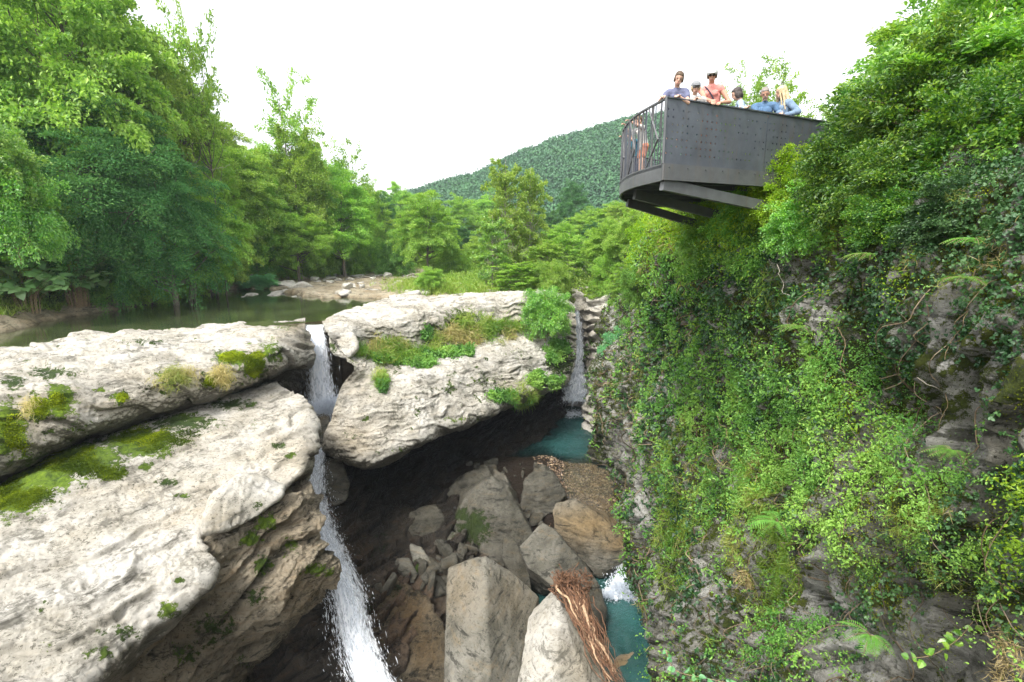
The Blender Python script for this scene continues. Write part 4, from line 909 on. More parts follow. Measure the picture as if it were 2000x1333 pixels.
hull_rock('boulder', px((772, 1090, 24.4), (800, 1088, 24.4), (816, 1125, 23.8), (808, 1142, 23.8), (785, 1128, 24), (770, 1105, 24.5), (800, 1110, 26), (780, 1130, 26)), 'small dark pointed boulder furthest left of the gorge bed stones', wet_shade=.4, seed=9, vox=.05, amp=.04)
hull_rock('boulder', px((848, 1105, 25), (890, 1090, 25.4), (905, 1095, 25.2), (860, 1140, 24), (835, 1150, 23.8), (840, 1120, 24.6), (880, 1120, 26.5), (850, 1150, 26)), 'low grey flat stone touching the tall pale boulder', seed=10, vox=.05, amp=.04)
hull_rock('boulder', px((870, 1030, 27.5), (905, 1045, 26.8), (915, 1080, 26.2), (880, 1098, 26), (848, 1085, 26.5), (850, 1050, 27.2), (890, 1060, 29), (860, 1090, 28.5)), 'round dark mossy stone against the foot of the slanted boulder', wet_shade=.6, moss=[(880, 1060, 30, 24, .6)], seed=11, vox=.06, amp=.06)
hull_rock('boulder', px((1205, 1280, 21.4), (1235, 1272, 21.6), (1262, 1290, 21.4), (1275, 1330, 20.6), (1260, 1380, 19.6), (1200, 1390, 19.2), (1190, 1320, 20.4), (1195, 1290, 21), (1240, 1300, 23.5), (1220, 1370, 22.5)), 'rounded tan boulder washed by water in the lower pool', tan=[(1225, 1300, 50, 40, 1.0)], seed=12, amp=.05)
hull_rock('boulder', px((606, 812, 28.6), (626, 806, 28.7), (643, 812, 28.5), (645, 826, 28), (636, 862, 27.6), (622, 886, 27.5), (606, 862, 27.8), (603, 828, 28.2), (625, 812, 30), (620, 880, 29.5)), 'small chockstone jammed in the notch below the first waterfall', seed=13, vox=.05, amp=.04, mat='boulder', tan=[(625, 815, 20, 8, .4)])
hull_rock('boulder', px((588, 812, 28.4), (598, 808, 28.6), (606, 815, 28.4), (606, 832, 28), (597, 836, 28), (590, 826, 28.2), (600, 820, 29.4), (596, 832, 29)), 'tiny pale stone beside the chockstone', seed=14, vox=.04, amp=.03)
hull_rock('boulder', px((640, 893, 27.2), (668, 900, 27), (684, 940, 26.2), (678, 978, 25.8), (650, 990, 25.7), (636, 960, 26.3), (634, 915, 27), (660, 920, 29), (650, 980, 28)), 'dark damp boulder right beside the long waterfall under the overhang', wet_shade=.6, seed=15, vox=.06, amp=.05)
hull_rock('boulder', px((408, 975, 15.6), (470, 922, 16.6), (515, 935, 16.9), (557, 948, 17.0), (552, 970, 16.5), (500, 1012, 15.5), (445, 1036, 14.7), (396, 1042, 14.3), (398, 1016, 14.4), (416, 965, 15.9), (440, 945, 18.2), (540, 950, 18.6), (400, 1040, 16.5), (480, 1020, 17)),
          'angular pale block lying at the edge of the white slab', mat='lime', seed=16, vox=.045, amp=.05, tan=[(420, 1000, 20, 40, .35)], moss=[(500, 985, 14, 12, .6)], bevel=.04)
hull_rock('boulder', px((642, 640, 30), (668, 630, 31), (690, 650, 30), (698, 680, 29.2), (680, 700, 28.6), (650, 694, 28.6), (640, 665, 29), (680, 640, 32.5), (690, 690, 31)), 'rounded pale rock bordering the right side of the first waterfall', mat='lime', seed=17, vox=.05, amp=.07, moss=[(650, 680, 14, 20, .7)])
hull_rock('boulder', px((540, 655, 27.6), (575, 645, 29), (600, 668, 28.6), (611, 690, 27.8), (600, 712, 27.2), (560, 712, 26.4), (545, 690, 26.6), (580, 660, 30.5), (600, 700, 30)), 'white rounded rock knob bordering the left side of the first waterfall', mat='lime', seed=18, vox=.05, amp=.07, moss=[(602, 690, 8, 20, .8)])
hull_rock('boulder', px((890, 940, 31), (950, 905, 32.5), (965, 930, 31.5), (935, 985, 29.8), (895, 990, 29.8), (870, 965, 30.5), (900, 930, 33), (950, 960, 33)), 'dark angular block in the shade under the overhang, behind the slanted boulder', wet_shade=.9, seed=50, amp=.06, bevel=.03)
hull_rock('boulder', px((800, 1000, 28.5), (850, 985, 29), (872, 1015, 28), (850, 1050, 27), (805, 1048, 27.2), (790, 1025, 28), (830, 1000, 30), (840, 1040, 29.5)), 'dark block deep in the shadow left of the mossy stone', wet_shade=.9, seed=51, amp=.06, bevel=.03)
hull_rock('boulder', px((690, 1180, 22.6), (760, 1130, 23.8), (830, 1160, 23), (868, 1240, 21.4), (872, 1330, 20), (790, 1380, 19), (720, 1290, 20.5), (690, 1220, 21.8), (760, 1180, 25), (850, 1320, 23)), 'rusty brown sloping rock between the long waterfall and the tall pale boulder', mat='brown', wet_shade=.85, seed=52, amp=.14, bevel=.05, tan=[(800, 1200, 50, 60, 1.0), (830, 1270, 30, 60, .8), (760, 1240, 30, 40, .6)], moss=[(770, 1150, 30, 20, .6)], vox=.06)
hull_rock('boulder', px((985, 1040, 26.2), (1010, 1060, 25.6), (1035, 1120, 24.4), (1040, 1165, 23.8), (1000, 1140, 24.2), (980, 1090, 25.2), (1000, 1060, 27.5), (1030, 1150, 26.5)), 'narrow dark block filling the gap behind the tall pale boulder', wet_shade=.9, seed=53, amp=.05, bevel=.03)
hull_rock('boulder', px((1140, 1150, 23.6), (1172, 1150, 24), (1185, 1190, 23), (1180, 1240, 22), (1150, 1230, 22), (1130, 1180, 23), (1160, 1160, 25.5), (1170, 1230, 24.5)), 'damp dark block at the edge of the lower pool beside the root tangle', wet_shade=.9, seed=54, amp=.05, bevel=.03)
hull_rock('boulder', px((1170, 735, 43.2), (1196, 745, 42), (1192, 790, 41), (1160, 800, 42), (1155, 765, 43.4), (1180, 750, 45), (1185, 790, 43.5)), 'tan broken rock at the water edge right of the far waterfall', mat='brown', seed=55, amp=.08, tan=[(1172, 770, 24, 30, .7)])
# rubble on the bed
_bv = [BVHTree.FromPolygons([tuple(v) for v in SURF['E'][0]], [tuple(f) for f in SURF['E'][2]]), BVHTree.FromPolygons([tuple(v) for v in bV], [tuple(f) for f in bF])]
def hitE(a, c):
    o = Vector((0, 0, CAMZ)); dr = Vector(tuple(P(a, c, 1.0) - np.array((0, 0, CAMZ)))).normalized(); best = None
    for t in _bv:
        h = t.ray_cast(o, dr)
        if h[0] is not None and (best is None or h[3] < best[3]): best = h
    return np.array(best[0]) if best else None
rng = np.random.default_rng(21); protoR = []
for k in range(4):
    pts = np.array([(sx, sy, sz) for sx in (-.6, .6) for sy in (-.45, .45) for sz in (-.25, .25)]) * rng.uniform(.5, 1.2, (8, 3)) + rng.normal(size=(8, 3)) * .08
    o = hull_rock('loose_stone', list(pts), 'loose dark stone among the rubble on the shaded gorge bed', seed=30 + k, vox=.07, amp=.04, cat='stone', group='loose stones under the overhang', wet_shade=.8, bevel=.03)
    protoR.append(o)
spots = []
while len(spots) < 150:
    px_, py_ = rng.uniform(740, 1060), rng.uniform(905, 1160)
    if py_ < 1190 - (px_ - 740) * .62 - 40 and px_ < 900: continue
    spots.append((px_, py_))
for k, (a, c) in enumerate(spots):
    q = hitE(a, c)
    if q is None or q[1] > 42: continue
    o = protoR[k % 4] if k < 4 else protoR[k % 4].copy()
    if k >= 4: COL.objects.link(o)
    o.location = (q[0], q[1], q[2] + .05); s = rng.uniform(.2, 1.0) ** 1.3; o.scale = (s, s * rng.uniform(.7, 1.2), s * rng.uniform(.6, 1.1)); o.rotation_euler = tuple(rng.uniform(-.6, 6, 3))
# stones on the upper river flats
protoS = []
for k in range(3):
    pts = rng.normal(size=(12, 3)) * np.array((.6, .5, .22))
    o = hull_rock('river_stone', list(pts), 'pale flat stone on the shallow upstream river flats', mat='lime', seed=40 + k, vox=.08, amp=.05, cat='stone', group='stones on the river flats', bevel=.04); protoS.append(o)
for k in range(90):
    X = rng.uniform(-25, -5); Y = rng.uniform(49, 72) if k % 3 else rng.uniform(40, 50); 
    if Y < 47: X = rng.uniform(-11, 3)
    o = protoS[k % 3] if k < 3 else protoS[k % 3].copy()
    if k >= 3: COL.objects.link(o)
    o.location = (X, Y, max(gz(X, Y), -.1) + .05); s = rng.uniform(.4, 1.6) ** 1.2; o.scale = (s, s * .8, s * rng.uniform(.5, 1.1)); o.rotation_euler = (rng.uniform(-.15, .15), rng.uniform(-.15, .15), rng.uniform(0, 6))

# root tangle on the boulder
M['root'] = simple_mat('brown_roots', (0.21, 0.105, 0.055), 0.75, scale=10, col2=(0.07, 0.036, 0.02), bump=.4)
M['root_pale'] = simple_mat('pale_root', (0.50, 0.33, 0.20), 0.7, scale=10, var=.2)
b = Bag(); b2 = Bag(); rng = np.random.default_rng(5)
ctr = [(1100, 1125, 20.2), (1112, 1140, 19.7), (1128, 1170, 19.0), (1145, 1215, 18.3), (1165, 1260, 17.7), (1190, 1310, 17.1), (1212, 1350, 16.6), (1230, 1400, 16)]
cc = curve_pts(px(*ctr), 60)
for k in range(150):
    i0 = int(rng.uniform(0, 26) ** 1.0); i1 = min(59, i0 + int(rng.uniform(12, 36)))
    seg = cc[i0:i1]; m = len(seg)
    if m < 5: continue
    wid = .62 * (1 - i0 / 75)
    off = rng.normal(size=3) * np.array((wid * .55, .18, .12)); ph = rng.uniform(0, 6, 3); fr = rng.uniform(.2, .7, 3)
    ii = np.arange(m)[:, None]
    tap = np.linspace(1, rng.uniform(.2, .6), m)[:, None]
    q = seg + off * tap + np.sin(ii * fr + ph) * .06 * np.array((1, .6, .8)) + np.cumsum(rng.normal(size=(m, 3)), 0) * .018 + np.array((0, -.12, .05))
    r = rng.uniform(.008, .034) * (1 if k % 7 else 2.2)
    tube(b if k % 14 else b2, q, np.linspace(r, r * .35, m), 5)
for k in range(150):   # frayed top
    c = P(rng.uniform(1082, 1150), rng.uniform(1118, 1165), rng.uniform(19.2, 20.2)); dvec = unit(rng.normal(size=3) * np.array((1, .5, .8)))
    side = unit(rng.normal(size=3)); L = rng.uniform(.3, .8); t = np.linspace(0, 1, 7)[:, None]
    q = c + dvec * L * (t - .5) + side * np.sin(t * 3.1) * .14 + rng.normal(size=(7, 3)) * .02
    tube(b, q, np.linspace(.022, .007, 7), 4)
rt = empty('root_tangle', tuple(cc[0])); tag(rt, 'tangle of reddish brown washed-up tree roots draped down the white boulder', 'tree roots')
for bag, nm, mt in ((b, 'roots', 'root'), (b2, 'pale_root', 'root_pale')):
    bag.V = [v - cc[0] for v in bag.V]; bag.build(nm, M[mt], rt, True)
# driftwood twigs caught in the waterfall
b = Bag()
for k in range(14):
    c = P(628 + rng.uniform(-6, 10), 995 + rng.uniform(-14, 14), 25.0); q = curve_pts([c, c + rng.normal(size=3) * .15 + (0, 0, .1), c + rng.normal(size=3) * .35 + (.1, 0, -.1)], 7); tube(b, q, .014, 4)
tag(b.build('driftwood', M['root']), 'small bundle of brown twigs caught at the lip of the long waterfall', 'driftwood')

# ------------------------------------------------------------------ trees
# left bank, roughly from near to far.  (kind, px, ytop, d, R px, var, leaf, label)
ov = []
def T(kind, x, ytop, d, Rpx, label, var=0, leaf=None, z0=None, group=None, tilt=(0, 0), name=None):
    top = P(x, ytop, d); zz = gz(top[0], top[1]) if z0 is None else z0
    return add_tree(kind, top[0], top[1], zz - .2, top[2] - zz, Rpx * d / FOC, var=var, label=label, group=group, leaf=leaf, seed=len(ov) * 7 + int(x), tilt=tilt, name=name) and ov.append(1)
T('maple', 60, -230, 34, 190, 'tall bright green maple filling the top left corner')
T('maple', 200, -60, 40, 130, 'bright yellow-green maple whose crown meets the sky near the top left', 1)
T('maple', 305, 90, 46, 85, 'lighter green maple spreading under the bare-twigged tree top', 0)
T('dark', 150, 120, 35, 190, 'dark green hemlock with drooping feathery branches on the left bank')
T('dark', 290, 210, 38, 130, 'smaller dark drooping hemlock right of the largest one', tilt=(0, .12))
T('maple', -110, 180, 36, 110, 'leafy green tree cut by the left edge above the water', 1, 'beech')
T('maple', 330, 330, 42, 90, 'yellow-green small maple leaning over the river below the hemlocks', 1, tilt=(0, .25))
T('beech', 395, 290, 50, 75, 'mid green bushy tree on the left bank with a dead twig in front', 0)
T('maple', 450, 262, 56, 85, 'light yellow-green tree in the middle of the left bank', 0)
T('maple', 400, 400, 48, 70, 'low yellow-green tree overhanging the grassy corner of the bank', 1, tilt=(0, .15))
T('beech', 560, 232, 62, 80, 'tall mid green tree under the thin tree top on the skyline', 1)
T('twiggy', 548, 128, 62, 66, 'thin airy tree top sticking out above the left skyline', 0)
T('beech', 500, 330, 58, 62, 'rounded green tree low on the bank left of the dark trees', 0)
T('beech', 620, 262, 70, 62, 'green tree with gaps in its crown on the skyline', 1)
T('twiggy', 676, 272, 72, 56, 'airy tree with dark crooked limbs at the right end of the left bank', 0)
T('beech', 660, 335, 66, 72, 'broad green tree whose branches hang low over the far bank', 0)
T('beech', 575, 390, 60, 62, 'low leafy green tree at the foot of the far left bank', 1)
T('beech', 712, 350, 80, 45, 'tree at the end of the left bank next to the small gap of sky', 0)
T('twiggy', 372, 10, 44, 62, 'thin tree with sparse dark twigs against the white sky', 0)
T('sparse', 290, -60, 40, 110, 'sparse leaning tree reaching out over the river at the top', 0, tilt=(0, .2))
FILL = ['green tree behind the tall maple, cut by the left edge of the photo', 'yellow-green tree high on the slope behind the top left maple', 'green tree behind the yellow-green maple near the top left', 'green tree on the slope just above the largest hemlock', 'light tree on the skyline left of the dip in the left woods',
 'green tree on the skyline at the dip left of the tall mid green tree', 'dark tree directly behind the tall mid green skyline tree', 'light tree behind the green skyline tree with gaps', 'green tree behind the airy crooked-limbed tree', 'low green tree at the left edge between hazel and hemlock', 'yellow-green low tree cut by the left edge above the shore',
 'low dark tree right under the smaller hemlock', 'low green tree behind the rounded tree on the left bank', 'yellow-green tree under the broad low-hanging tree', 'low tree above the grassy corner of the left shore', 'dark low tree at the far right foot of the left bank', 'light low tree between the hemlocks and the grassy corner']
VAL = ['dark valley tree at the left foot of the hill, under the gap of sky', 'far valley tree against the left end of the hill', 'light valley tree left of the crooked pale trunk', 'dark valley tree directly behind the small yellow-green spit tree', 'green valley tree behind the right side of the spit tree', 'light far tree between the spit tree and the slender trees',
 'dark low valley tree left of the slender trees', 'green low valley tree touching the left slender tree', 'light far tree behind the slender trees', 'dark far tree just right of the slender trees under the hill', 'green valley tree below the round olive crown', 'light valley tree right of the round olive crown', 'dark valley tree above the far waterfall',
 'low green tree at the left end of the valley floor', 'light low tree under the spit tree crown', 'dark low tree behind the trunk of the spit tree', 'far green tree left of the platform curve', 'light far tree right below the platform curve', 'dark far tree at the end of the left bank woods', 'low green tree between spit and slender trees', 'light low tree behind the bushy young tree']
# second rows filling the bank
for k, (x, y, d, r) in enumerate([(-120, -200, 44, 160), (60, -60, 52, 140), (180, 40, 56, 120), (290, 120, 60, 100), (370, 190, 66, 90), (440, 268, 72, 70), (520, 275, 78, 60), (600, 300, 82, 60), (650, 330, 88, 50), (30, 330, 33, 100), (-90, 380, 30, 110), (250, 380, 44, 80), (470, 400, 62, 55), (640, 430, 72, 50), (520, 440, 66, 45), (690, 420, 80, 45), (350, 420, 46, 60)]):
    T(('beech', 'maple', 'beech')[k % 3], x, y, d, r, FILL[k], k)
# valley trees in the middle
T('maple', 830, 360, 58, 62, 'small yellow-green tree with a crooked pale trunk standing on the rocky spit', 0, z0=.4)
T('young', 985, 280, 48, 46, 'tall slender bright green tree with a visible pale trunk behind the centre rocks', 0, 'maple', z0=.3)
T('young', 1035, 300, 50, 40, 'second slender bright green tree standing just right of the tallest one', 0, 'maple', z0=.3)
T('young', 960, 400, 46, 40, 'dense leafy lower tree at the foot of the slender trees', 0, 'hazel', z0=.3)
T('young', 1070, 455, 47, 48, 'yellow-green bushy young tree beside the far waterfall', 0, 'maple', z0=.3)
T('young', 1110, 440, 52, 44, 'light green young tree above the far waterfall', 0, 'maple', z0=.3)
T('young', 1010, 500, 45, 52, 'low dark green leafy tree right behind the centre rock edge', 0, 'beech', z0=.3)
T('beech', 1120, 348, 110, 34, 'round olive green tree crown in front of the hill', 0, 'far')
for k, (x, y, d, r) in enumerate([(735, 372, 92, 45), (780, 350, 130, 40), (790, 420, 80, 42), (840, 395, 110, 45), (900, 378, 120, 45), (960, 365, 130, 45), (890, 430, 85, 45), (940, 455, 75, 40), (1010, 400, 105, 50), (1060, 405, 100, 45), (1100, 430, 80, 45), (1150, 400, 95, 45), (1170, 430, 75, 40), (760, 470, 82, 40), (860, 480, 78, 40), (820, 465, 88, 40), (1200, 390, 90, 50), (1230, 380, 80, 50), (720, 400, 96, 40), (905, 490, 72, 34), (1060, 480, 70, 40)]):
    T(('beech', 'beech', 'maple')[k % 3], x, y, d, r, VAL[k], k, 'far' if k % 3 == 0 else None)
# right side behind the cliff edge
T('beech', 1190, 420, 48, 48, 'rounded green tree on the right rim above the far waterfall', 0, 'beech', z0=1)
T('beech', 1175, 440, 54, 40, 'light green tree crown left of the platform struts', 1, 'maple', z0=1)
T('beech', 1235, 400, 44, 52, 'green tree directly under the curved end of the platform', 1, 'maple', z0=2)
T('maple', 1290, 400, 38, 50, 'yellow-green tree below the platform struts', 1, 'maple', z0=3)
T('beech', 1180, 520, 46.5, 38, 'dark leafy tree hanging over the rocks right of the far waterfall', 0, 'beech', z0=-1.5)
T('beech', 1230, 500, 41, 40, 'dense dark green tree on the cliff shoulder', 0, 'beech', z0=0)
T('twiggy', 1465, 118, 16.5, 62, 'young tree with thin upright twigs behind the people', 0, 'maple', z0=5.6)
T('twiggy', 1530, 98, 17, 70, 'thin twiggy tree rising behind the blonde woman', 0, 'maple', z0=5.6)
T('beech', 1640, 195, 19, 60, 'low green tree at the landward end of the platform', 0, 'maple', z0=5.6)
T('beech', 1740, 120, 22, 95, 'green tree rising behind the big bush', 1, 'beech', z0=6)
T('twiggy', 1790, 10, 10.5, 130, 'tall thin-branched shrub with long leaves against the sky', 0, 'hazel', z0=6)
T('beech', 1960, -160, 10, 230, 'dark leafy tree filling the top right corner', 1, 'beech', z0=6)
T('maple', 2050, -60, 7.5, 260, 'bright leafy tree cut by the right edge of the photo', 1, 'hazel', z0=5)

# ------------------------------------------------------------------ forested hill
def hill_h(X, Y):
    # ridge rising to the right
    e = smooth(-110, 210, X + (Y - 330) * .1)
    top = 24 + 72 * e ** .9 + 5 * np.sin(X * .02 + 1) - 60 * smooth(95, 260, X)
    prof = smooth(170, 345, Y + X * .12)
    return -4 + top * prof + fbm(np.stack([X * .012, Y * .012, X * 0], -1), 3, 44) * 12 * prof
hx, hy = np.meshgrid(np.linspace(-330, 420, 90), np.linspace(150, 420, 60)); hh = hill_h(hx, hy)
hV = np.stack([hx, hy, hh], -1).reshape(-1, 3); ii = np.arange(59)[:, None] * 90; jj = np.arange(89)[None]
hF = np.stack([ii + jj, ii + jj + 1, ii + 91, ii + 90 + jj], -1) if False else np.stack([ii + jj, ii + jj + 1, ii + 90 + jj + 1, ii + 90 + jj], -1)
M['soil'] = simple_mat('forest_floor', (0.05, 0.065, 0.03), 0.95, scale=.3, var=.3)
tag(link('hill', mesh_np('hill', hV, hF.reshape(-1, 4), None, True), M['soil']), 'wooded hill beyond the valley', kind='structure')
rng = np.random.default_rng(77)
n = 6200; X = rng.uniform(-200, 260, n * 3); Y = rng.uniform(160, 385, n * 3); Z = hill_h(X, Y)
vx, vy, vd = proj(np.stack([X, Y, Z], -1)); ok = (vx > 560) & (vx < 1650) & (vy < 480); X, Y, Z = X[ok][:n], Y[ok][:n], Z[ok][:n]; n = len(X)
b = Bag(); per = 190
R = rng.uniform(3.4, 7.0, n); d = unit(rng.normal(size=(n, per, 3))); d[..., 2] = np.abs(d[..., 2]) * 1.0 - .15
rad = R[:, None] * (.90 + .18 * rng.uniform(size=(n, per))) ; lobes = 1 + .18 * np.sin(d[..., 0] * 5 + rng.uniform(0, 6, (n, 1))) * np.cos(d[..., 1] * 6)
pos = np.stack([X, Y, Z + 3.5], -1)[:, None] + d * (rad * lobes)[..., None] * np.array((1, 1, 1.15))
tint = np.clip(np.repeat(rng.uniform(.1, .8, n), per) + rng.normal(size=n * per) * .07, 0, 1)
leaves(b, pos.reshape(-1, 3), rng.normal(size=(n * per, 3)), d.reshape(-1, 3) + rng.normal(size=(n * per, 3)) * .13, rng.uniform(.9, 1.6, n * per), rng.uniform(.8, 1.2, n * per), tint, 'quad')
M['hillwood'] = leaf_mat('hill_forest_leaves', [(0.040, 0.115, 0.050), (0.065, 0.165, 0.065), (0.10, 0.22, 0.075)], trans=.15, vary=0)
tag(b.build('forest', M['hillwood']), 'dense forest canopy covering the far hill', 'forest', kind='stuff')

# ------------------------------------------------------------------ air between the valley and the hill
hb_ = Bag(); box(hb_, (60, 185, 60), 900, 620, 152)
m, N_, L_ = mat_new('hazy_air'); o_ = N_.new('ShaderNodeOutputMaterial'); pv_ = N_.new('ShaderNodeVolumePrincipled')
pv_.inputs['Density'].default_value = .00032; pv_.inputs['Color'].default_value = (.80, .90, 1, 1); L_.new(pv_.outputs[0], o_.inputs['Volume'])
tag(hb_.build('haze', m), 'thin summer haze in the valley air', 'haze', kind='stuff')
# ------------------------------------------------------------------ vegetation on the cliff and ledges
V, N, F = SURF['R']; rng = np.random.default_rng(101)
VN = fbm(V * .55, 3, 201); VN2 = fbm(V * 1.6, 3, 203)
def zone(px_, py_, lst):
    m = np.zeros(px_.shape)
    for (x, y, rx, ry, k) in lst: m = np.maximum(m, k * np.exp(-(((px_ - x) / rx) ** 2 + ((py_ - y) / ry) ** 2)))
    return m
BARE = [(1900, 880, 120, 55, 1), (1960, 1000, 50, 70, .7), (1700, 850, 60, 40, .7), (1830, 620, 36, 45, .8), (1600, 600, 25, 50, .6), (1605, 1120, 30, 90, .95), (1740, 1080, 60, 40, .7), (1830, 1200, 60, 45, .9), (1750, 1290, 150, 45, .9), (1900, 1300, 120, 50, .8),
        (1225, 880, 24, 50, 1), (1250, 960, 14, 80, .9), (1420, 895, 30, 30, .7), (1290, 1220, 30, 110, .9), (1370, 960, 34, 40, .6), (1470, 1220, 60, 90, .7)]
def cell(c, k, s): return fbm(c * s + k, 3, 300 + int(k))
def scat(name, zones, n, mat, tpl, Lfn, lw, label, thr=0.0, sc=.9, base=0.0, hug=.5, off=.04, bare=1.0, tint0=.5, droop=.5, cat='plants', surf='R', nscale=.9, dpow=1.8, up=.0, spread=.25, kind='stuff', clump=None, puff=0):
    V, N, F = SURF[surf]
    def w(c, nf, px_, py_, d):
        z = base + zone(px_, py_, zones)
        q = z + cell(c, len(name), nscale) * 1.1 * (1 if surf == 'R' else np.clip(z * 1.5, 0, 1)) - thr
        q = np.clip(q, 0, 1) * infr(px_, py_, d)
        if bare: q = q * np.clip(1 - bare * zone(px_, py_, BARE) * 1.15, 0, 1)
        return q / np.maximum(d, 3) ** dpow
    pos, nf = sample_surf(V, N, F, w, n, rng)
    if len(pos) == 0: return
    if clump:
        k = clump; pos = np.repeat(pos[:len(pos) // k], k, 0); nf = np.repeat(nf[:len(nf) // k], k, 0)
    px_, py_, d = proj(pos); m = len(pos)
    L = Lfn(d) * rng.uniform(.55, 1.3, m)
    pos = pos + nf * (off + rng.uniform(0, 1, m) ** 2 * spread)[:, None] * np.clip(d / 12, .3, 1.2)[:, None]
    if puff: pos = pos + nf * (np.clip(cell(pos, 9, .9) * 1.4 + .25, 0, 1.2) * puff * rng.uniform(.4, 1, m) * np.clip(d / 10, .35, 1))[:, None]
    if clump: pos = pos + rng.normal(size=pos.shape) * (L * .25)[:, None]
    ax = rng.normal(size=(m, 3)) * .8 + np.array((0, 0, -droop + up)) + nf * (.25 + up * .6)
    nr = nf * hug + rng.normal(size=(m, 3)) * .45 + np.array((0, 0, .45))
    tint = np.clip(tint0 + cell(pos, 3, .55) * 1.1 + (np.repeat(rng.normal(size=m // clump + 1), clump)[:m] * .14 if clump else 0) + rng.normal(size=m) * .08, 0, 1)
    b = Bag(); leaves(b, pos, ax, nr, L, L * lw, tint, tpl)
    o = b.build(name, M[mat]); tag(o, label, cat, kind=kind); return o
leafL = lambda d: np.clip(.0062 * d, .035, .16)
scat('ivy', [(1960, 420, 150, 110, 1.2), (1780, 470, 120, 70, .9), (1500, 560, 200, 90, .7), (1750, 620, 200, 120, .6), (1340, 640, 100, 130, .8), (1900, 560, 150, 150, .6), (1480, 760, 120, 120, .6), (1290, 850, 60, 200, .5), (1330, 980, 50, 120, .6), (1950, 900, 120, 120, .3), (1880, 1080, 120, 80, .4), (1680, 1150, 90, 90, .5)],
     85000, 'ivy', 'ivy', lambda d: np.clip(.0060 * d, .035, .13), .85, 'dark glossy ivy creeping over the right cliff', thr=.02, sc=1, tint0=.42, nscale=.8, clump=5)
scat('ground_cover', [(1560, 800, 200, 110, .9), (1700, 900, 220, 110, .9), (1500, 950, 160, 100, .7), (1650, 1000, 150, 90, .8), (1850, 1050, 150, 90, .5), (1450, 700, 150, 80, .5), (1350, 760, 60, 120, .6), (1560, 1280, 70, 80, .7), (1300, 560, 60, 120, .5), (1900, 700, 100, 60, .5), (1400, 480, 150, 60, .8)],
     190000, 'herb', 'fold', lambda d: np.clip(.0048 * d, .025, .12) * (1 + .5 * np.sin(d * 9.1)), .6, 'fresh green small-leaved herbs covering the middle of the right cliff', thr=.12, tint0=.55, up=.2, spread=.3, puff=.6, clump=4)
scat('moss_cover', [(1650, 740, 150, 80, .9), (1900, 500, 120, 120, .8), (1800, 950, 100, 60, .6), (1700, 1050, 100, 100, .8), (1600, 700, 80, 80, .6), (1380, 1000, 50, 120, .8), (1480, 1080, 60, 100, .6), (1180, 740, 20, 60, .7), (1880, 760, 100, 60, .6), (1450, 620, 80, 70, .5), (1780, 1130, 90, 80, .6)],
     190000, 'moss', 'quad', lambda d: np.clip(.0026 * d, .012, .05), .7, 'olive green moss tufts on the right cliff', thr=.0, base=.25, tint0=.45, spread=.06, off=.01, bare=.7, nscale=1.3, hug=.2)
scat('grass_tufts', [(1480, 960, 60, 110, 1.0), (1530, 1080, 50, 120, 1.0), (1330, 1020, 35, 130, .9), (1310, 1130, 30, 60, .6), (1450, 400, 120, 50, .9), (1580, 420, 90, 60, .7), (1440, 1050, 30, 60, .7), (1250, 780, 20, 80, .4), (1490, 1180, 25, 60, .6)],
     52000, 'grass', 'blade', lambda d: np.clip(.019 * d, .10, .40), .05, 'long bright grass hanging on the right cliff', thr=.3, up=.4, droop=.9, spread=.15, tint0=.5, clump=10)
scat('dry_grass', [(1450, 900, 60, 40, .9), (1480, 1130, 50, 50, .8), (1310, 470, 40, 40, 1.0), (1560, 430, 40, 30, .6), (1260, 760, 20, 60, .4)],
     14000, 'drygrass', 'blade', lambda d: np.clip(.019 * d, .1, .4), .05, 'straw coloured grass tufts among the green of the cliff', thr=.45, up=.3, droop=1.0, spread=.12, clump=10)
scat('cliff_top_plants', [(1400, 440, 160, 40, 1.2), (1300, 460, 80, 40, 1.0), (1560, 400, 90, 60, 1.2), (1700, 440, 150, 60, .5), (1480, 380, 120, 40, 1.0)],
     60000, 'yellow', 'fold', lambda d: np.clip(.0050 * d, .03, .10), .6, 'yellow-green leafy fringe along the top of the right cliff', thr=.35, up=.5, spread=.9, tint0=.35)
# ivy stems: strands following the cliff surface
_nc = 620; _nr = len(V) // _nc; b = Bag(); rs = np.random.default_rng(404); Vg = V.reshape(_nr, _nc, 3); Ng = N.reshape(_nr, _nc, 3); cnt = 0
while cnt < 260:
    r0, c0 = rs.integers(20, _nr - 40), rs.integers(120, _nc - 30); q = Vg[r0, c0]; a_, b_, d_ = proj(q[None])
    if not (1180 < a_[0] < 2050 and 380 < b_[0] < 1333 and d_[0] > 3): continue
    m = int(rs.uniform(25, 90)); rr, cc_ = float(r0), float(c0); pts = []; dr = rs.uniform(-.6, .6)
    for k in range(m):
        rr += rs.uniform(.4, 1.3); dr = np.clip(dr + rs.normal() * .25, -1.2, 1.2); cc_ += dr
        if rr >= _nr - 2 or cc_ < 2 or cc_ > _nc - 3: break
        pts.append(Vg[int(rr), int(cc_)] + Ng[int(rr), int(cc_)] * (.06 + .10 * abs(math.sin(k * .21))))
    if len(pts) < 8: continue
    qs = curve_pts(np.array(pts)[::3], len(pts)); r_st = .0011 * d_[0] * rs.uniform(.5, 1.3); tube(b, qs, np.linspace(r_st, r_st * .5, len(qs)), 4, a=rs.uniform(0, 1)); cnt += 1
M['vinewood'] = leaf_mat('vine_wood', [(.05, .04, .025), (.13, .095, .055), (.28, .22, .14)], trans=0.0, gloss=.02)
tag(b.build('vine_stems', M['vinewood']), 'thin brown creeper stems criss-crossing the right cliff', 'vines', kind='stuff')
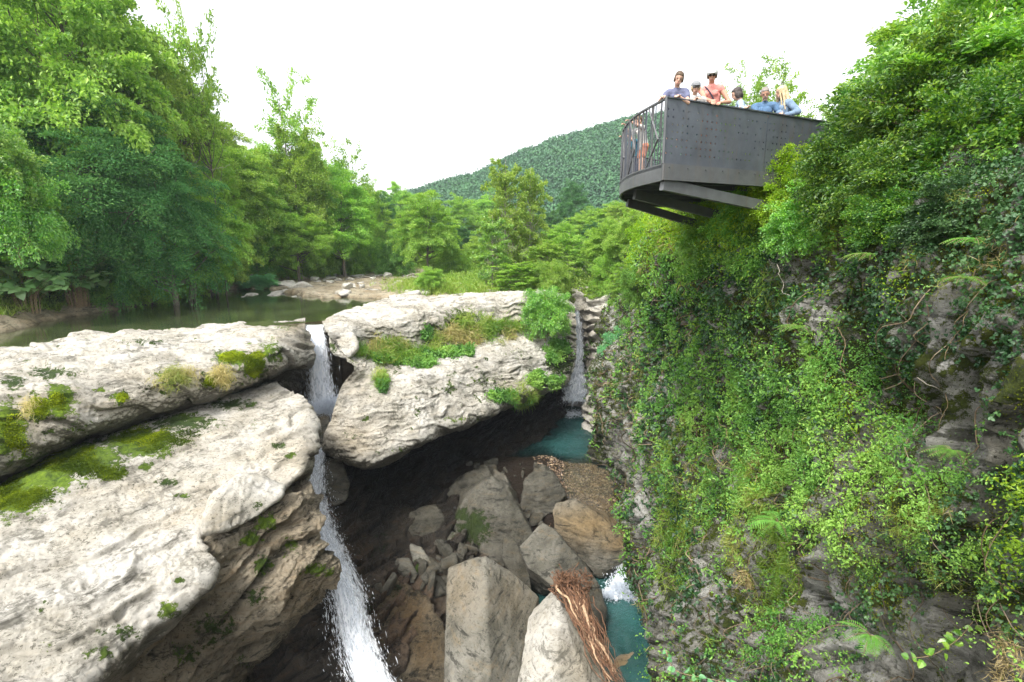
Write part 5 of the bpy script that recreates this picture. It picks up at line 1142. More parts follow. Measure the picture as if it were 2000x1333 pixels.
# ledge vegetation
scat('ledge_grass', [(770, 690, 50, 26, 1.2), (850, 680, 40, 20, .6), (950, 640, 90, 30, .7), (740, 745, 12, 22, .9), (700, 690, 14, 14, .8), (1010, 770, 30, 16, .9)], 14000, 'grass', 'blade', lambda d: .013 * d, .06, 'grass growing on the step of the centre rocks', thr=.35, surf='D', bare=0, up=.6, droop=.4, clump=8, dpow=0)
scat('ledge_dry_grass', [(750, 680, 50, 24, 1.0), (900, 660, 60, 26, .7), (1000, 650, 50, 30, .6), (985, 770, 20, 14, .7)], 8000, 'drygrass', 'blade', lambda d: .013 * d, .06, 'straw grass on the step of the centre rocks', thr=.4, surf='D', bare=0, up=.3, droop=.8, clump=8, dpow=0)
scat('ledge_herbs', [(800, 700, 70, 18, 1.0), (870, 690, 60, 14, .8), (745, 750, 14, 20, .8), (1085, 680, 26, 30, .75), (990, 775, 50, 14, .7), (1060, 740, 40, 18, .8), (830, 650, 14, 20, .7), (960, 640, 60, 24, .4)], 24000, 'herb', 'fold', lambda d: .0055 * d, .6, 'leafy herbs on the step and right end of the centre rocks', thr=.35, surf='D', bare=0, dpow=0, spread=.3)
scat('bright_moss', [(455, 700, 28, 12, 1.1), (500, 712, 24, 26, .8), (25, 850, 36, 50, 1.1), (75, 800, 24, 20, 1), (120, 780, 24, 30, .8), (410, 745, 30, 16, .6), (240, 775, 14, 10, .7)], 20000, 'moss', 'quad', lambda d: .0028 * d, .7, 'bright yellow-green moss cushions on the left ledge', thr=.35, surf='A', bare=0, dpow=0, spread=.015, off=.0, tint0=.72)
scat('hanging_grass', [(350, 735, 40, 18, 1.0), (425, 735, 22, 16, 1.1), (55, 800, 18, 24, .8), (320, 750, 40, 10, .6)], 3200, 'drygrass', 'blade', lambda d: .013 * d, .05, 'dry grass tufts on the face of the left ledge', thr=.35, surf='A', bare=0, up=.2, droop=.9, clump=10, dpow=0)
scat('slab_moss', [(30, 965, 90, 35, 1.1), (160, 905, 90, 32, 1.1), (300, 855, 90, 28, 1.0), (210, 928, 40, 14, 1.0), (285, 912, 22, 10, .7), (325, 943, 22, 9, .7)], 70000, 'moss', 'quad', lambda d: .0030 * d, .6, 'moss carpet along the back of the white slab', thr=.45, surf='B', bare=0, dpow=0, spread=.015, off=.0, tint0=.25)

# bank undergrowth on the left, scattered over the ground sheet
vis = (GX > -62) & (GX < -6) & (GY > 12) & (GY < 92)
gN = np.zeros_like(gv); gN[:, 2] = 1
dh = np.gradient(GH, axis=1) / np.gradient(GX, axis=1); dv = np.gradient(GH, axis=0) / np.gradient(GY, axis=0)
gN = unit(np.stack([-dh, -dv, np.ones_like(dh)], -1)).reshape(-1, 3)
SURF['T'] = (gv, gN, gF)
def gscat(name, fn, n, mat, tpl, L0, lw, label, up=.3, clump=None, spread=.4, tint0=.5, cat='plants', droop=.2):
    pos, nf = sample_surf(gv, gN, gF, fn, n, rng)
    if clump: k = clump; pos = np.repeat(pos[:len(pos) // k], k, 0); nf = np.repeat(nf[:len(nf) // k], k, 0); pos = pos + rng.normal(size=pos.shape) * np.array((.12, .12, .02))
    m = len(pos); L = L0 * rng.uniform(.5, 1.4, m)
    pos = pos + nf * (rng.uniform(0, 1, m) ** 1.5 * spread)[:, None]
    ax = rng.normal(size=(m, 3)) * .6 + np.array((0, 0, up - droop)) + nf * .2; nr = rng.normal(size=(m, 3)) * .5 + np.array((0, 0, 1.0))
    b = Bag(); leaves(b, pos, ax, nr, L, L * lw, np.clip(tint0 + cell(pos, 5, .3) * .6 + rng.normal(size=m) * .15, 0, 1), tpl)
    return tag(b.build(name, M[mat]), label, cat, kind='stuff')
gscat('undergrowth', lambda c, nf, a, b_, d: infr(a, b_, d) * smooth(1.6, 4, shoreX(c[:, 1]) - c[:, 0]) * (shoreX(c[:, 1]) - c[:, 0] < 20) * (c[:, 1] < 100) / np.maximum(d, 5), 120000, 'beech', 'fold', .17, .6, 'low green undergrowth on the left river bank', spread=1.3)
gscat('bank_grass', lambda c, nf, a, b_, d: infr(a, b_, d) * smooth(.7, 1.6, shoreX(c[:, 1]) - c[:, 0]) * (shoreX(c[:, 1]) - c[:, 0] < 5) * (c[:, 1] < 90) * (.25 + smooth(50, 56, c[:, 1])) / np.maximum(d, 5), 60000, 'grass', 'blade', .5, .05, 'bright grass along the left shore', up=1.2, clump=8, spread=.05)
gscat('spit_grass', lambda c, nf, a, b_, d: (c[:, 2] > .15) * infr(a, b_, d) * zone(a, b_, [(870, 555, 60, 16, 1.0), (840, 545, 30, 14, 1.0), (930, 565, 30, 10, .6), (800, 540, 40, 10, .5)]) * (d < 62), 36000, 'grass', 'blade', .75, .04, 'long pale grass on the rocky spit by the river', up=1.1, clump=8, tint0=.65, spread=.05)
gscat('plateau_plants', lambda c, nf, a, b_, d: (c[:, 0] > 8.6) * (c[:, 0] < 40) * (c[:, 1] < 70) / np.maximum(d, 6), 60000, 'herb', 'fold', .16, .6, 'low plants on top of the right cliff', spread=1.0)
gscat('valley_plants', lambda c, nf, a, b_, d: (c[:, 0] > -24) * (c[:, 0] < 9) * (c[:, 1] > 44) * (c[:, 1] < 100) * (c[:, 2] > .35) * ((c[:, 0] > -7) | (c[:, 1] > 74)), 60000, 'maple', 'fold', .2, .6, 'leafy ground plants between the valley trees', spread=1.1)

# ------------------------------------------------------------------ shrubs (things)
def shrub(x, y, d, rpx, label, leaf, var=0, sq=1.0, tilt=(0, 0), cat='shrub'):
    c = P(x, y, d); R = rpx * d / FOC; p = PR['bush'][var]
    H = 2 * R * sq
    r = add_tree('bush', c[0], c[1], c[2] - H * .45, H, R, label=label, leaf=leaf, seed=int(x), cat=cat, var=var, tilt=tilt)
    return r
shrub(1066, 612, 40.4, 50, 'bright green bush perched on the right end of the centre rocks', 'hazel', 0)
shrub(1275, 485, 25, 46, 'round yellow-green bush on the cliff edge under the platform struts', 'yellow', 0, 1.25)
shrub(1245, 560, 27, 34, 'olive bush hanging from the cliff edge below the round yellow-green bush', 'herb', 1)
shrub(1340, 470, 20, 40, 'pale twiggy bush right of the round yellow-green bush', 'yellow', 1)
shrub(1430, 520, 15.0, 80, 'wide spreading green bush bulging from the cliff below the platform', 'herb', 0, .8)
shrub(1390, 470, 14.5, 60, 'leafy light green bush at the foot of the platform struts', 'hazel', 1, .9)
shrub(1455, 425, 12.0, 62, 'bright green bush in front of the platform struts', 'hazel', 0, 1.0)
shrub(1520, 375, 10.6, 62, 'yellow-green bush overlapping the lower right of the dark panel', 'yellow', 1, 1.0)
shrub(1600, 330, 10.3, 50, 'light green twiggy bush at the landward end of the dark panel', 'yellow', 0, 1.0)
shrub(1500, 480, 11.5, 70, 'fresh green bush hanging under the lower right of the panel', 'herb', 1, .9)
shrub(1570, 440, 9.8, 70, 'grassy green bush on the cliff left of the shadowy thicket', 'hazel', 1, .9)
shrub(1712, 250, 9.6, 85, 'dense glossy bush with upright twigs, upper left part of the big right-hand thicket', 'laurel', 0, .95)
shrub(1665, 350, 8.6, 95, 'glossy bush with yellowish young leaves, lower left of the right-hand thicket', 'laurel', 1)
shrub(1800, 250, 8.0, 150, 'largest glossy dark green bush of the right-hand thicket', 'laurel', 1, .9)
shrub(1760, 370, 7.4, 110, 'shadowy lower bush of the right-hand thicket', 'laurel', 0, .8)
shrub(1930, 330, 6.6, 160, 'dark bush at the right edge of the photo under the corner trees', 'laurel', 1, .9)
shrub(1880, 425, 5.9, 100, 'dark hanging bush under the right end of the thicket', 'ivy', 1, .7)
shrub(1750, 430, 6.9, 85, 'shaded leafy tuft just below the middle of the thicket', 'laurel', 0, .7)
shrub(1900, 150, 9.0, 170, 'light green bush behind the glossy thicket near the right edge', 'hazel', 0, 1.0)
shrub(1225, 695, 37.0, 52, 'blue-green broad-leaved bush on the cliff shoulder above the teal pool', 'teal', 0, .95)
shrub(1255, 640, 34, 34, 'small green bush just above the blue-green one', 'herb', 1)
shrub(1190, 540, 46, 34, 'dark leafy bush over the pale rocks of the far waterfall', 'beech', 1, 1.3)
shrub(1225, 600, 42, 34, 'green bush clinging above the pale end wall', 'beech', 0, 1.2)
shrub(1080, 545, 45, 36, 'yellow-green bush between the slender trees and the far waterfall', 'maple', 0)
shrub(840, 545, 45, 30, 'low grassy bush on the rocky spit', 'maple', 1, .6)
shrub(505, 550, 55, 34, 'pale green low herb patch beside the river corner', 'teal', 0, .4)
shrub(20, 400, 28.5, 80, 'bright hazel bush overhanging the left shore', 'hazel', 1, 1.3)
shrub(-20, 320, 27.5, 80, 'leafy hazel branch mass at the left edge of the photo', 'hazel', 0, 1.0)
shrub(360, 500, 43, 44, 'yellow-green bush hanging low over the left shore', 'maple', 0, 1.0)
shrub(300, 470, 40, 44, 'mid green bush above the left shore', 'beech', 1, 1.0)
shrub(430, 500, 49, 36, 'green bush by the corner of the left shore', 'maple', 1, 1.0)
for k, (x, y, d, r, lf, lb) in enumerate([
  (120, 530, 40, 50, 'beech', 'dark leafy bush behind the large pale-leaved plant'), (215, 545, 38, 52, 'herb', 'grey-green bush over the water below the hemlocks'), (290, 548, 42, 48, 'beech', 'green bush at the waterline right of the broad-leaved plants'),
  (345, 545, 46, 44, 'maple', 'bright bush at the waterline where the bank turns'), (400, 530, 50, 40, 'beech', 'green shrub just left of the grassy corner'), (500, 505, 60, 40, 'herb', 'shrub above the grassy corner of the bank'), (550, 510, 64, 40, 'beech', 'dark shrub behind the gravel flats'),
  (610, 500, 68, 44, 'maple', 'light green shrub hanging low behind the river flats'), (670, 505, 74, 42, 'beech', 'leafy shrub below the airy crooked tree'), (725, 505, 78, 36, 'beech', 'dark shrub at the far end of the river flats'), (20, 500, 38, 50, 'beech', 'leafy bush at the left edge just above the shore'),
  (770, 505, 72, 36, 'herb', 'shrub left of the crooked pale trunk'), (890, 520, 62, 36, 'maple', 'yellow-green shrub right of the crooked pale trunk')]):
    shrub(x, y, d, r, lb, lf, k % 2, 1.1)
# broad-leaved plants on the left shore
def broad_plant(x, y, d, label, n=26, leaf=.42, h=2.0, seed=0, spread=1.2):
    r_ = np.random.default_rng(seed); c = P(x, y, d); root = empty('broadleaf_plant', (c[0], c[1], gz(c[0], c[1]) - .1)); tag(root, label, 'plant')
    bs = Bag(); bl = Bag()
    for k in range(n):
        a = r_.uniform(0, 6.28); e = np.array((math.cos(a) * spread * r_.uniform(.2, 1), math.sin(a) * spread * .6 * r_.uniform(.2, 1), h * r_.uniform(.35, 1.0)))
        tube(bs, curve_pts([(e[0] * .3, e[1] * .3, 0), e * (.4, .4, .6), e], 8), np.linspace(.022, .008, 8), 4)
        m = 6; dd = r_.normal(size=(m, 3)) * np.array((1, 1, .25)); pos = e + dd * leaf * .5
        leaves(bl, pos, dd + np.array((0, 0, -.25)), r_.normal(size=(m, 3)) * .3 + np.array((.1, -.3, 1)), leaf * r_.uniform(.6, 1.15, m), leaf * r_.uniform(.6, 1.0, m), np.clip(.55 + r_.normal(size=m) * .25, 0, 1), 'heart')
    bl.build('foliage', M['paleleaf'], root); bs.build('stems', M['stem'], root)
broad_plant(150, 575, 35.5, 'large-leaved pale green plant leaning over the water at the left', seed=1, leaf=.62, h=4.8, spread=2.6, n=60)
broad_plant(50, 585, 32.5, 'large-leaved plant at the left edge of the shore', seed=2, n=64, leaf=.62, h=3.8, spread=2.8)
broad_plant(215, 585, 38.5, 'smaller broad-leaved plant to the right of the large pale one', seed=3, n=26, leaf=.55, h=2.6, spread=1.6)

# near bramble leaves at the bottom and right of the cliff
def sprig(pts, label, n, leaf, mat, seed, rad=.006, tpl='fold', lw=.6, name='bramble_sprig'):
    r_ = np.random.default_rng(seed); q = curve_pts(px(*pts), 30); root = empty(name, tuple(q[0])); tag(root, label, 'plant')
    bs = Bag(); tube(bs, q - q[0], np.linspace(rad, rad * .4, 30), 5); bs.build('stem', M['stem'], root, True)
    bl = Bag(); i = r_.integers(2, 30, n); T_ = np.gradient(q, axis=0)[i]
    ax = unit(T_) * .5 + r_.normal(size=(n, 3)) * .8; leaves(bl, q[i] - q[0] + r_.normal(size=(n, 3)) * leaf * .3, ax, r_.normal(size=(n, 3)) * .4 + np.array((-.3, -.5, .8)), leaf * r_.uniform(.6, 1.2, n), leaf * lw * r_.uniform(.8, 1.2, n), np.clip(.6 + r_.normal(size=n) * .2, 0, 1), tpl)
    bl.build('foliage', M[mat], root)
sprig([(1300, 1270, 6.0), (1320, 1310, 5.9), (1380, 1325, 5.8), (1450, 1340, 5.7)], 'bramble sprig with pale leaflets at the bottom edge, right of the lower pool', 26, .09, 'teal', 1)
sprig([(1900, 1215, 5.2), (1870, 1250, 5.1), (1820, 1280, 5.1), (1780, 1285, 5.1)], 'leafy sprig with round leaflets over the pale rock in the lower right corner', 24, .10, 'hazel', 2, lw=.75)
sprig([(2010, 930, 4.9), (1960, 960, 5.0), (1930, 990, 5.0), (1905, 985, 5.1)], 'dark leafy twig reaching in from the right edge', 26, .10, 'teal', 3, lw=.7)
sprig([(2010, 1020, 4.6), (1985, 1060, 4.7), (1950, 1090, 4.8)], 'lower dark leafy twig at the right edge', 22, .11, 'ivy', 4, lw=.8)
def vine(pts, label, r=.01, mat='stem', seed=0, name='bare_vine'):
    b = Bag(); r = r * .42; r_ = np.random.default_rng(seed); q = curve_pts(px(*pts), 60); q += np.stack([fbm(q * 2.2 + 9 * k, 3, seed + k) for k in range(3)], 1) * .22 * min(1, np.linalg.norm(q[0]) / 12); c = q[0].copy(); tube(b, q - c, np.linspace(r, r * .5, 60), 5)
    o = b.build(name, M[mat], None, True); o.location = tuple(c); tag(o, label, 'vine')
vine([(1551, 1183, 10.2), (1500, 1235, 10.8), (1438, 1293, 11.2)], 'long straight dead twig leaning on the cliff at the lower middle', .016, 'straw', 1, 'dead_twig')
vine([(1640, 640, 7.3), (1650, 700, 7.2), (1655, 740, 7.2), (1690, 760, 7.1)], 'thin bare vine hanging beside the olive moss', .012, 'stem', 2)
vine([(1900, 520, 5.2), (1890, 600, 5.1), (1860, 700, 5.2), (1840, 780, 5.3), (1830, 900, 5.5)], 'long vertical bare vine on the right part of the cliff', .010, 'stem', 3)
vine([(1800, 735, 5.6), (1850, 765, 5.5), (1910, 760, 5.3), (1960, 725, 5.0)], 'sagging bare vine looping between plants near the right edge', .010, 'palebark', 4)
vine([(1515, 520, 9.6), (1530, 560, 9.5), (1570, 580, 9.2), (1590, 600, 9.0)], 'pale curling stem in front of the hollow below the platform', .015, 'palebark', 5)
vine([(1985, 430, 4.8), (1960, 500, 4.8), (1990, 560, 4.7)], 'short bare vine near the upper right edge', .009, 'stem', 6)
vine([(1400, 810, 12.5), (1420, 860, 12.4), (1400, 900, 12.5)], 'thin brown root hanging on the middle of the cliff', .018, 'stem', 7)
vine([(345, 340, 40), (380, 325, 41), (420, 330, 42), (450, 322, 43)], 'bare pale dead branch sticking out of the left bank trees', .05, 'palebark', 8, 'dead_branch')

# ferns on the cliff
def fern(x, y, d, label, size=.6, n=7, seed=0):
    r_ = np.random.default_rng(seed); c = P(x, y, d); root = empty('fern', tuple(c)); tag(root, label, 'fern'); bs = Bag(); bl = Bag()
    for k in range(n):
        a = r_.uniform(-1.9, 1.9); out = np.array((-math.cos(a), -abs(math.cos(a)) * .4 + math.sin(a) * .8, 0)); out /= np.linalg.norm(out); L = size * r_.uniform(.6, 1.1)
        t = np.linspace(0, 1, 16); q = out[None] * (t * L)[:, None]; q[:, 2] = L * (.55 * t - .75 * t ** 2) * r_.uniform(.6, 1.1)
        tube(bs, q, np.linspace(.004, .0015, 16), 4); T_ = unit(np.gradient(q, axis=0)); S = unit(np.cross(T_, (0, 0, 1.0)))
        for sd in (-1, 1):
            i = np.arange(2, 16); ll = L * .30 * np.sin(math.pi * (t[i] * .85 + .12)); leaves(bl, q[i], S[i] * sd + T_[i] * .45, np.tile((0, 0, 1.0), (len(i), 1)) + S[i] * .2, ll, L * .045, .55 + r_.normal(size=len(i)) * .1, 'quad')
    bl.build('fronds', M['herb'], root); bs.build('stems', M['stem'], root)
for k, (x, y, d, sz, lb) in enumerate([(1880, 545, 5.0, .5, 'bright fern high on the shaded right part of the cliff'), (1900, 470, 4.9, .4, 'fern just under the dark thicket near the right edge'), (1700, 500, 6.4, .5, 'small fern under the middle of the thicket'), (1860, 880, 5.3, .45, 'fern beside the bare rock near the right edge'),
    (1520, 1020, 9.2, .9, 'large upright fern among the long bright grass'), (1700, 1240, 6.6, .6, 'fern hanging low on the cliff near the bottom'), (1560, 640, 8.4, .6, 'fern below the hollow under the platform'), (1780, 1010, 6.0, .5, 'fern above the speckled white rocks')]):
    fern(x, y, d, lb, sz * .62, 9, k)
# ------------------------------------------------------------------ viewing platform
def steel(name, col, rough, holes=False):
    m, Nn, L = mat_new(name); out = Nn.new('ShaderNodeOutputMaterial'); bs = Nn.new('ShaderNodeBsdfPrincipled')
    tc = Nn.new('ShaderNodeTexCoord'); n = nd(Nn, 'ShaderNodeTexNoise', Scale=1.6, Detail=7.0, Roughness=.7); L.new(tc.outputs['Object'], n.inputs['Vector'])
    mp = Nn.new('ShaderNodeMapping'); mp.inputs['Scale'].default_value = (8, 8, .7); L.new(tc.outputs['Object'], mp.inputs[0])
    n2 = nd(Nn, 'ShaderNodeTexNoise', Scale=1.0, Detail=5.0, Roughness=.7); L.new(mp.outputs[0], n2.inputs['Vector'])
    c = mixc(Nn, L, ramp(Nn, L, n.outputs[0], [(.3, 0), (.7, 1)]).outputs[0], tuple(v * .72 for v in col), tuple(v * 1.25 for v in col))
    c = mixc(Nn, L, ramp(Nn, L, n2.outputs[0], [(.52, 0), (.75, .5)]).outputs[0], c, (.16, .12, .08))
    L.new(c, bs.inputs['Base Color']); bs.inputs['Roughness'].default_value = rough; bs.inputs['Metallic'].default_value = .35
    if holes:
        au = nd(Nn, 'ShaderNodeAttribute', attribute_name='pu'); av = nd(Nn, 'ShaderNodeAttribute', attribute_name='pv'); al = nd(Nn, 'ShaderNodeAttribute', attribute_name='live')
        fu = math_n(Nn, L, 'FRACT', au.outputs['Fac']); fv = math_n(Nn, L, 'FRACT', av.outputs['Fac'])
        dx = math_n(Nn, L, 'SUBTRACT', fu, .5); dy = math_n(Nn, L, 'SUBTRACT', fv, .5)
        d2 = math_n(Nn, L, 'SQRT', math_n(Nn, L, 'ADD', math_n(Nn, L, 'MULTIPLY', dx, dx), math_n(Nn, L, 'MULTIPLY', dy, dy)))
        h = math_n(Nn, L, 'LESS_THAN', d2, .13); h = math_n(Nn, L, 'MULTIPLY', h, al.outputs['Fac'])
        tr = Nn.new('ShaderNodeBsdfTransparent'); mx = Nn.new('ShaderNodeMixShader'); L.new(h, mx.inputs[0]); L.new(bs.outputs[0], mx.inputs[1]); L.new(tr.outputs[0], mx.inputs[2]); L.new(mx.outputs[0], out.inputs[0])
    else: L.new(bs.outputs[0], out.inputs[0])
    return m
M['steel'] = steel('dark_weathered_steel', (.10, .11, .13), .5); M['panel'] = steel('perforated_steel', (.115, .127, .15), .5, True)
M['girder'] = steel('grey_steel_beam', (.14, .145, .15), .55)
A0 = np.array((2.70, 9.65)); A1 = np.array((7.6, 12.0)); ZD = 6.36; ZT = 7.49; ZB = 6.08
curve2 = [(2.70, 9.65), (2.47, 10.9), (2.50, 12.2), (2.80, 13.7), (3.4, 15.2), (4.4, 16.6), (6.0, 17.6), (8.4, 18.2)]
cv = curve_pts([(x, y, 0) for x, y in curve2], 60)[:, :2]
plat = empty('viewing_platform', (A0[0], A0[1], ZB)); tag(plat, 'dark steel viewing platform with a perforated side panel jutting out from the right cliff', 'viewing platform')
off = np.array(plat.location)
def pb(bag, name, mat, parent=None, sm=False):
    if parent is None or parent is plat:
        bag.V = [v - off for v in bag.V]; return bag.build(name, M[mat], plat, sm)
    bag.V = [v - off for v in bag.V]; return bag.build(name, M[mat], parent, sm)
# side panel: thin plate with real thickness, perforations by transparency grid
ndir = np.array((A1 - A0)[::1]); Lp = np.linalg.norm(ndir); ndir = ndir / Lp; nrm2 = np.array((ndir[1], -ndir[0]))
nu, nvv = 2, 2; V = []; pu = []; pv = []; lv = []
def pan(q0, q1, name):
    b = Bag(); V = []; U = []; W = []
    for o_, in ((0.0,), (.014,)):
        for (u_, z_) in ((q0, ZB + .30), (q1, ZB + .30), (q1, ZT), (q0, ZT)):
            p = A0 + ndir * u_ - nrm2 * o_; V.append((p[0], p[1], z_)); U.append(u_ / .118 + (z_ - ZB) * .35); W.append((z_ - ZB - .40) / .125 + u_ * .0)
    F = np.array([(0, 1, 2, 3), (7, 6, 5, 4), (0, 4, 5, 1), (1, 5, 6, 2), (2, 6, 7, 3), (3, 7, 4, 0)])
    return np.array(V) - off, F, np.array(U), np.array(W)
def perforated(q0, q1):
    # split into cells so that every hole can be open or closed
    NU, NV = int((q1 - q0) / .118), 9; us = np.linspace(q0, q1, NU + 1); zs = np.linspace(ZB + .30, ZT, NV + 1)
    V = []; F = []; U = []; W = []; LV = []; r_ = np.random.default_rng(8)
    for i in range(NU):
        for j in range(NV):
            live = 1.0 if (0 < j < NV - 1 and r_.uniform() < .62) else 0.0
            for o_, flip in ((0.0, 0), (.014, 1)):
                k = len(V)
                for (a, z_, x, y) in ((us[i], zs[j], 0, 0), (us[i + 1], zs[j], 1, 0), (us[i + 1], zs[j + 1], 1, 1), (us[i], zs[j + 1], 0, 1)):
                    p = A0 + ndir * a - nrm2 * o_; V.append((p[0], p[1], z_)); U.append(x * .998 + .001); W.append(y * .998 + .001); LV.append(live)
                F.append((k, k + 1, k + 2, k + 3) if not flip else (k + 3, k + 2, k + 1, k))
    return mesh_np('side_panel', np.array(V) - off, np.array(F), dict(pu=U, pv=W, live=LV))
link('side_panel', perforated(.02, 2.62), M['panel'], plat); link('side_panel', perforated(2.64, Lp), M['panel'], plat)
b = Bag(); p0 = np.array((*A0, ZT + .005)); p1 = np.array((*A1, ZT + .005)); beam(b, p0, p1, .05, .022); pb(b, 'top_rail', 'steel')
b = Bag(); beam(b, (A0[0] + .008, A0[1] - .006, ZB + .3), (A0[0] + .008, A0[1] - .006, ZT + .012), .035, .035, up=(0, 1, 0)); pb(b, 'corner_post', 'girder')
b = Bag(); s_ = nrm2 * .03; beam(b, (A0[0] + s_[0], A0[1] + s_[1], ZB + .155), (A1[0] + s_[0], A1[1] + s_[1], ZB + .155), .05, .285); pb(b, 'side_beam', 'girder')
for k in range(12):
    t_ = .12 + k * .44
    if t_ > Lp: break
    b = Bag(); p = A0 + ndir * t_ + nrm2 * .062; tube(b, [(p[0], p[1], ZB + .24), (p[0] + nrm2[0] * .012, p[1] + nrm2[1] * .012, ZB + .24)], .014, 6); pb(b, 'bolt', 'girder')
# curved fascia, rail and bars
def strip(bag, path2, z0, z1, th):
    n = len(path2); T_ = np.gradient(path2, axis=0); T_ /= np.linalg.norm(T_, axis=1)[:, None]; nn = np.stack([-T_[:, 1], T_[:, 0]], 1)
    V = []; 
    for k in range(n):
        for (o_, z_) in ((0, z0), (0, z1), (-th, z1), (-th, z0)):
            p = path2[k] + nn[k] * o_; V.append((p[0], p[1], z_))
    F = [(4 * k + j, 4 * k + (j + 1) % 4, 4 * k + 4 + (j + 1) % 4, 4 * k + 4 + j) for k in range(n - 1) for j in range(4)]
    bag.add(np.array(V), None, np.array(F))
b = Bag(); strip(b, cv, ZB, ZB + .30, .05); pb(b, 'curved_fascia', 'girder')
b = Bag(); strip(b, cv, ZT - .03, ZT, .05); pb(b, 'curved_rail', 'girder')
s = np.concatenate([[0], np.cumsum(np.linalg.norm(np.diff(cv, axis=0), axis=1))]); nb_ = int(s[-1] / .115)
rail_bars = 0
for k in range(1, nb_):
    t = k * s[-1] / nb_; x = np.interp(t, s, cv[:, 0]) + .02; y = np.interp(t, s, cv[:, 1])
    if rail_bars >= 90: break
    bb = Bag(); lean = .06 * math.sin(k * 2.3); x2 = np.interp(t + lean, s, cv[:, 0]) + .02; y2 = np.interp(t + lean, s, cv[:, 1])
    w = .035 if k % 4 == 0 else .018
    beam(bb, (x, y, ZB + .3), (x2, y2, ZT - .03), w, .012, up=(0, 1, 0)); pb(bb, 'railing_bar', 'girder' if k % 4 == 0 else 'steel'); rail_bars += 1
for k in range(2, nb_ - 3, 9):
    t = k * s[-1] / nb_; t2 = t + .42
    for (za, zb_) in ((ZB + .75, ZT - .03), (ZB + .75, ZB + .3)):
        bb = Bag(); beam(bb, (np.interp(t, s, cv[:, 0]) + .01, np.interp(t, s, cv[:, 1]), za), (np.interp(t2, s, cv[:, 0]) + .01, np.interp(t2, s, cv[:, 1]), zb_), .03, .012, up=(0, 1, 0.2)); pb(bb, 'diagonal_brace', 'girder')
# deck
poly = [tuple(p) for p in cv] + [(8.4, 12.4)]
n = len(poly); V = [(x, y, ZD) for x, y in poly] + [(x, y, ZD - .06) for x, y in poly]
import bmesh
bm = bmesh.new(); vs = [bm.verts.new((x - off[0], y - off[1], ZD - .05 - off[2])) for x, y in poly]; f = bm.faces.new(vs); r = bmesh.ops.extrude_face_region(bm, geom=[f]); bmesh.ops.translate(bm, vec=(0, 0, .05), verts=[v for v in r['geom'] if isinstance(v, bmesh.types.BMVert)])
bmesh.ops.triangulate(bm, faces=bm.faces); me = bpy.data.meshes.new('deck'); bm.to_mesh(me); bm.free(); link('deck', me, M['steel'], plat)
# cross beams and struts
for y in (10.7, 11.7, 12.7, 13.8, 15.0):
    x0 = np.interp(y, cv[:, 1], cv[:, 0]) + .07; b = Bag(); beam(b, (x0, y, ZD - .15), (8.2, y + .5, ZD - .15), .07, .18); pb(b, 'cross_beam', 'steel')
for (q0, q1) in (((2.74, 9.72, 6.02), (6.6, 11.6, 5.55)), ((2.75, 11.9, 6.03), (6.6, 13.4, 5.35)), ((3.1, 14.2, 6.02), (6.8, 15.4, 5.1))):
    b = Bag(); beam(b, q0, q1, .11, .20); pb(b, 'strut', 'girder')

# ------------------------------------------------------------------ people
def skin_mat(name, c):
    m = simple_mat(name, c, .55, scale=4, var=.06); return m
M['skin'] = skin_mat('skin', (.62, .38, .28)); M['skin_tan'] = skin_mat('tanned_skin', (.52, .28, .19))
def cloth(name, c, c2=None): M[name] = simple_mat(name, c, .9, scale=14, var=.12, col2=c2, spec=.1)
cloth('grey_blue_cloth', (.16, .17, .26)); cloth('salmon_cloth', (.72, .30, .26)); cloth('denim_cloth', (.22, .30, .40), (.14, .20, .29)); cloth('light_denim_cloth', (.36, .44, .53), (.24, .31, .40)); cloth('blue_cloth', (.11, .19, .31)); cloth('dark_cloth', (.05, .055, .08))
cloth('khaki_cloth', (.34, .32, .24)); cloth('orange_cloth', (.62, .25, .15)); cloth('white_cap_cloth', (.66, .68, .66)); cloth('grey_cap_cloth', (.28, .29, .30)); cloth('teal_cloth', (.05, .18, .25)); cloth('pale_cloth', (.55, .53, .50))
M['brown_hair'] = simple_mat('brown_hair', (.13, .085, .05), .6, scale=30, var=.3); M['dark_hair'] = simple_mat('dark_hair', (.07, .055, .05), .6, scale=30, var=.3); M['blonde_hair'] = simple_mat('blonde_hair', (.72, .56, .33), .55, scale=30, var=.25); M['grey_hair'] = simple_mat('grey_hair', (.30, .26, .23), .6, scale=30, var=.2)
M['eye'] = simple_mat('dark_eye', (.03, .025, .02), .2, var=.1); M['lip'] = simple_mat('lips', (.45, .16, .14), .5, var=.1); M['shoe'] = simple_mat('shoe', (.10, .09, .09), .6, var=.2)
def caps(bag, p0, p1, r0, r1, n=10):
    p0 = np.asarray(p0, float); p1 = np.asarray(p1, float); d = p1 - p0; L = np.linalg.norm(d) + 1e-6; d = d / L
    ts = []; 
    for a in np.linspace(-math.pi / 2, 0, 4): ts.append((p0 + d * r0 * math.sin(a), max(r0 * math.cos(a), 1e-4)))
    for a in np.linspace(0, math.pi / 2, 4): ts.append((p1 + d * r1 * math.sin(a), max(r1 * math.cos(a), 1e-4)))
    tube(bag, [t[0] for t in ts], [t[1] for t in ts], n, cap=True)
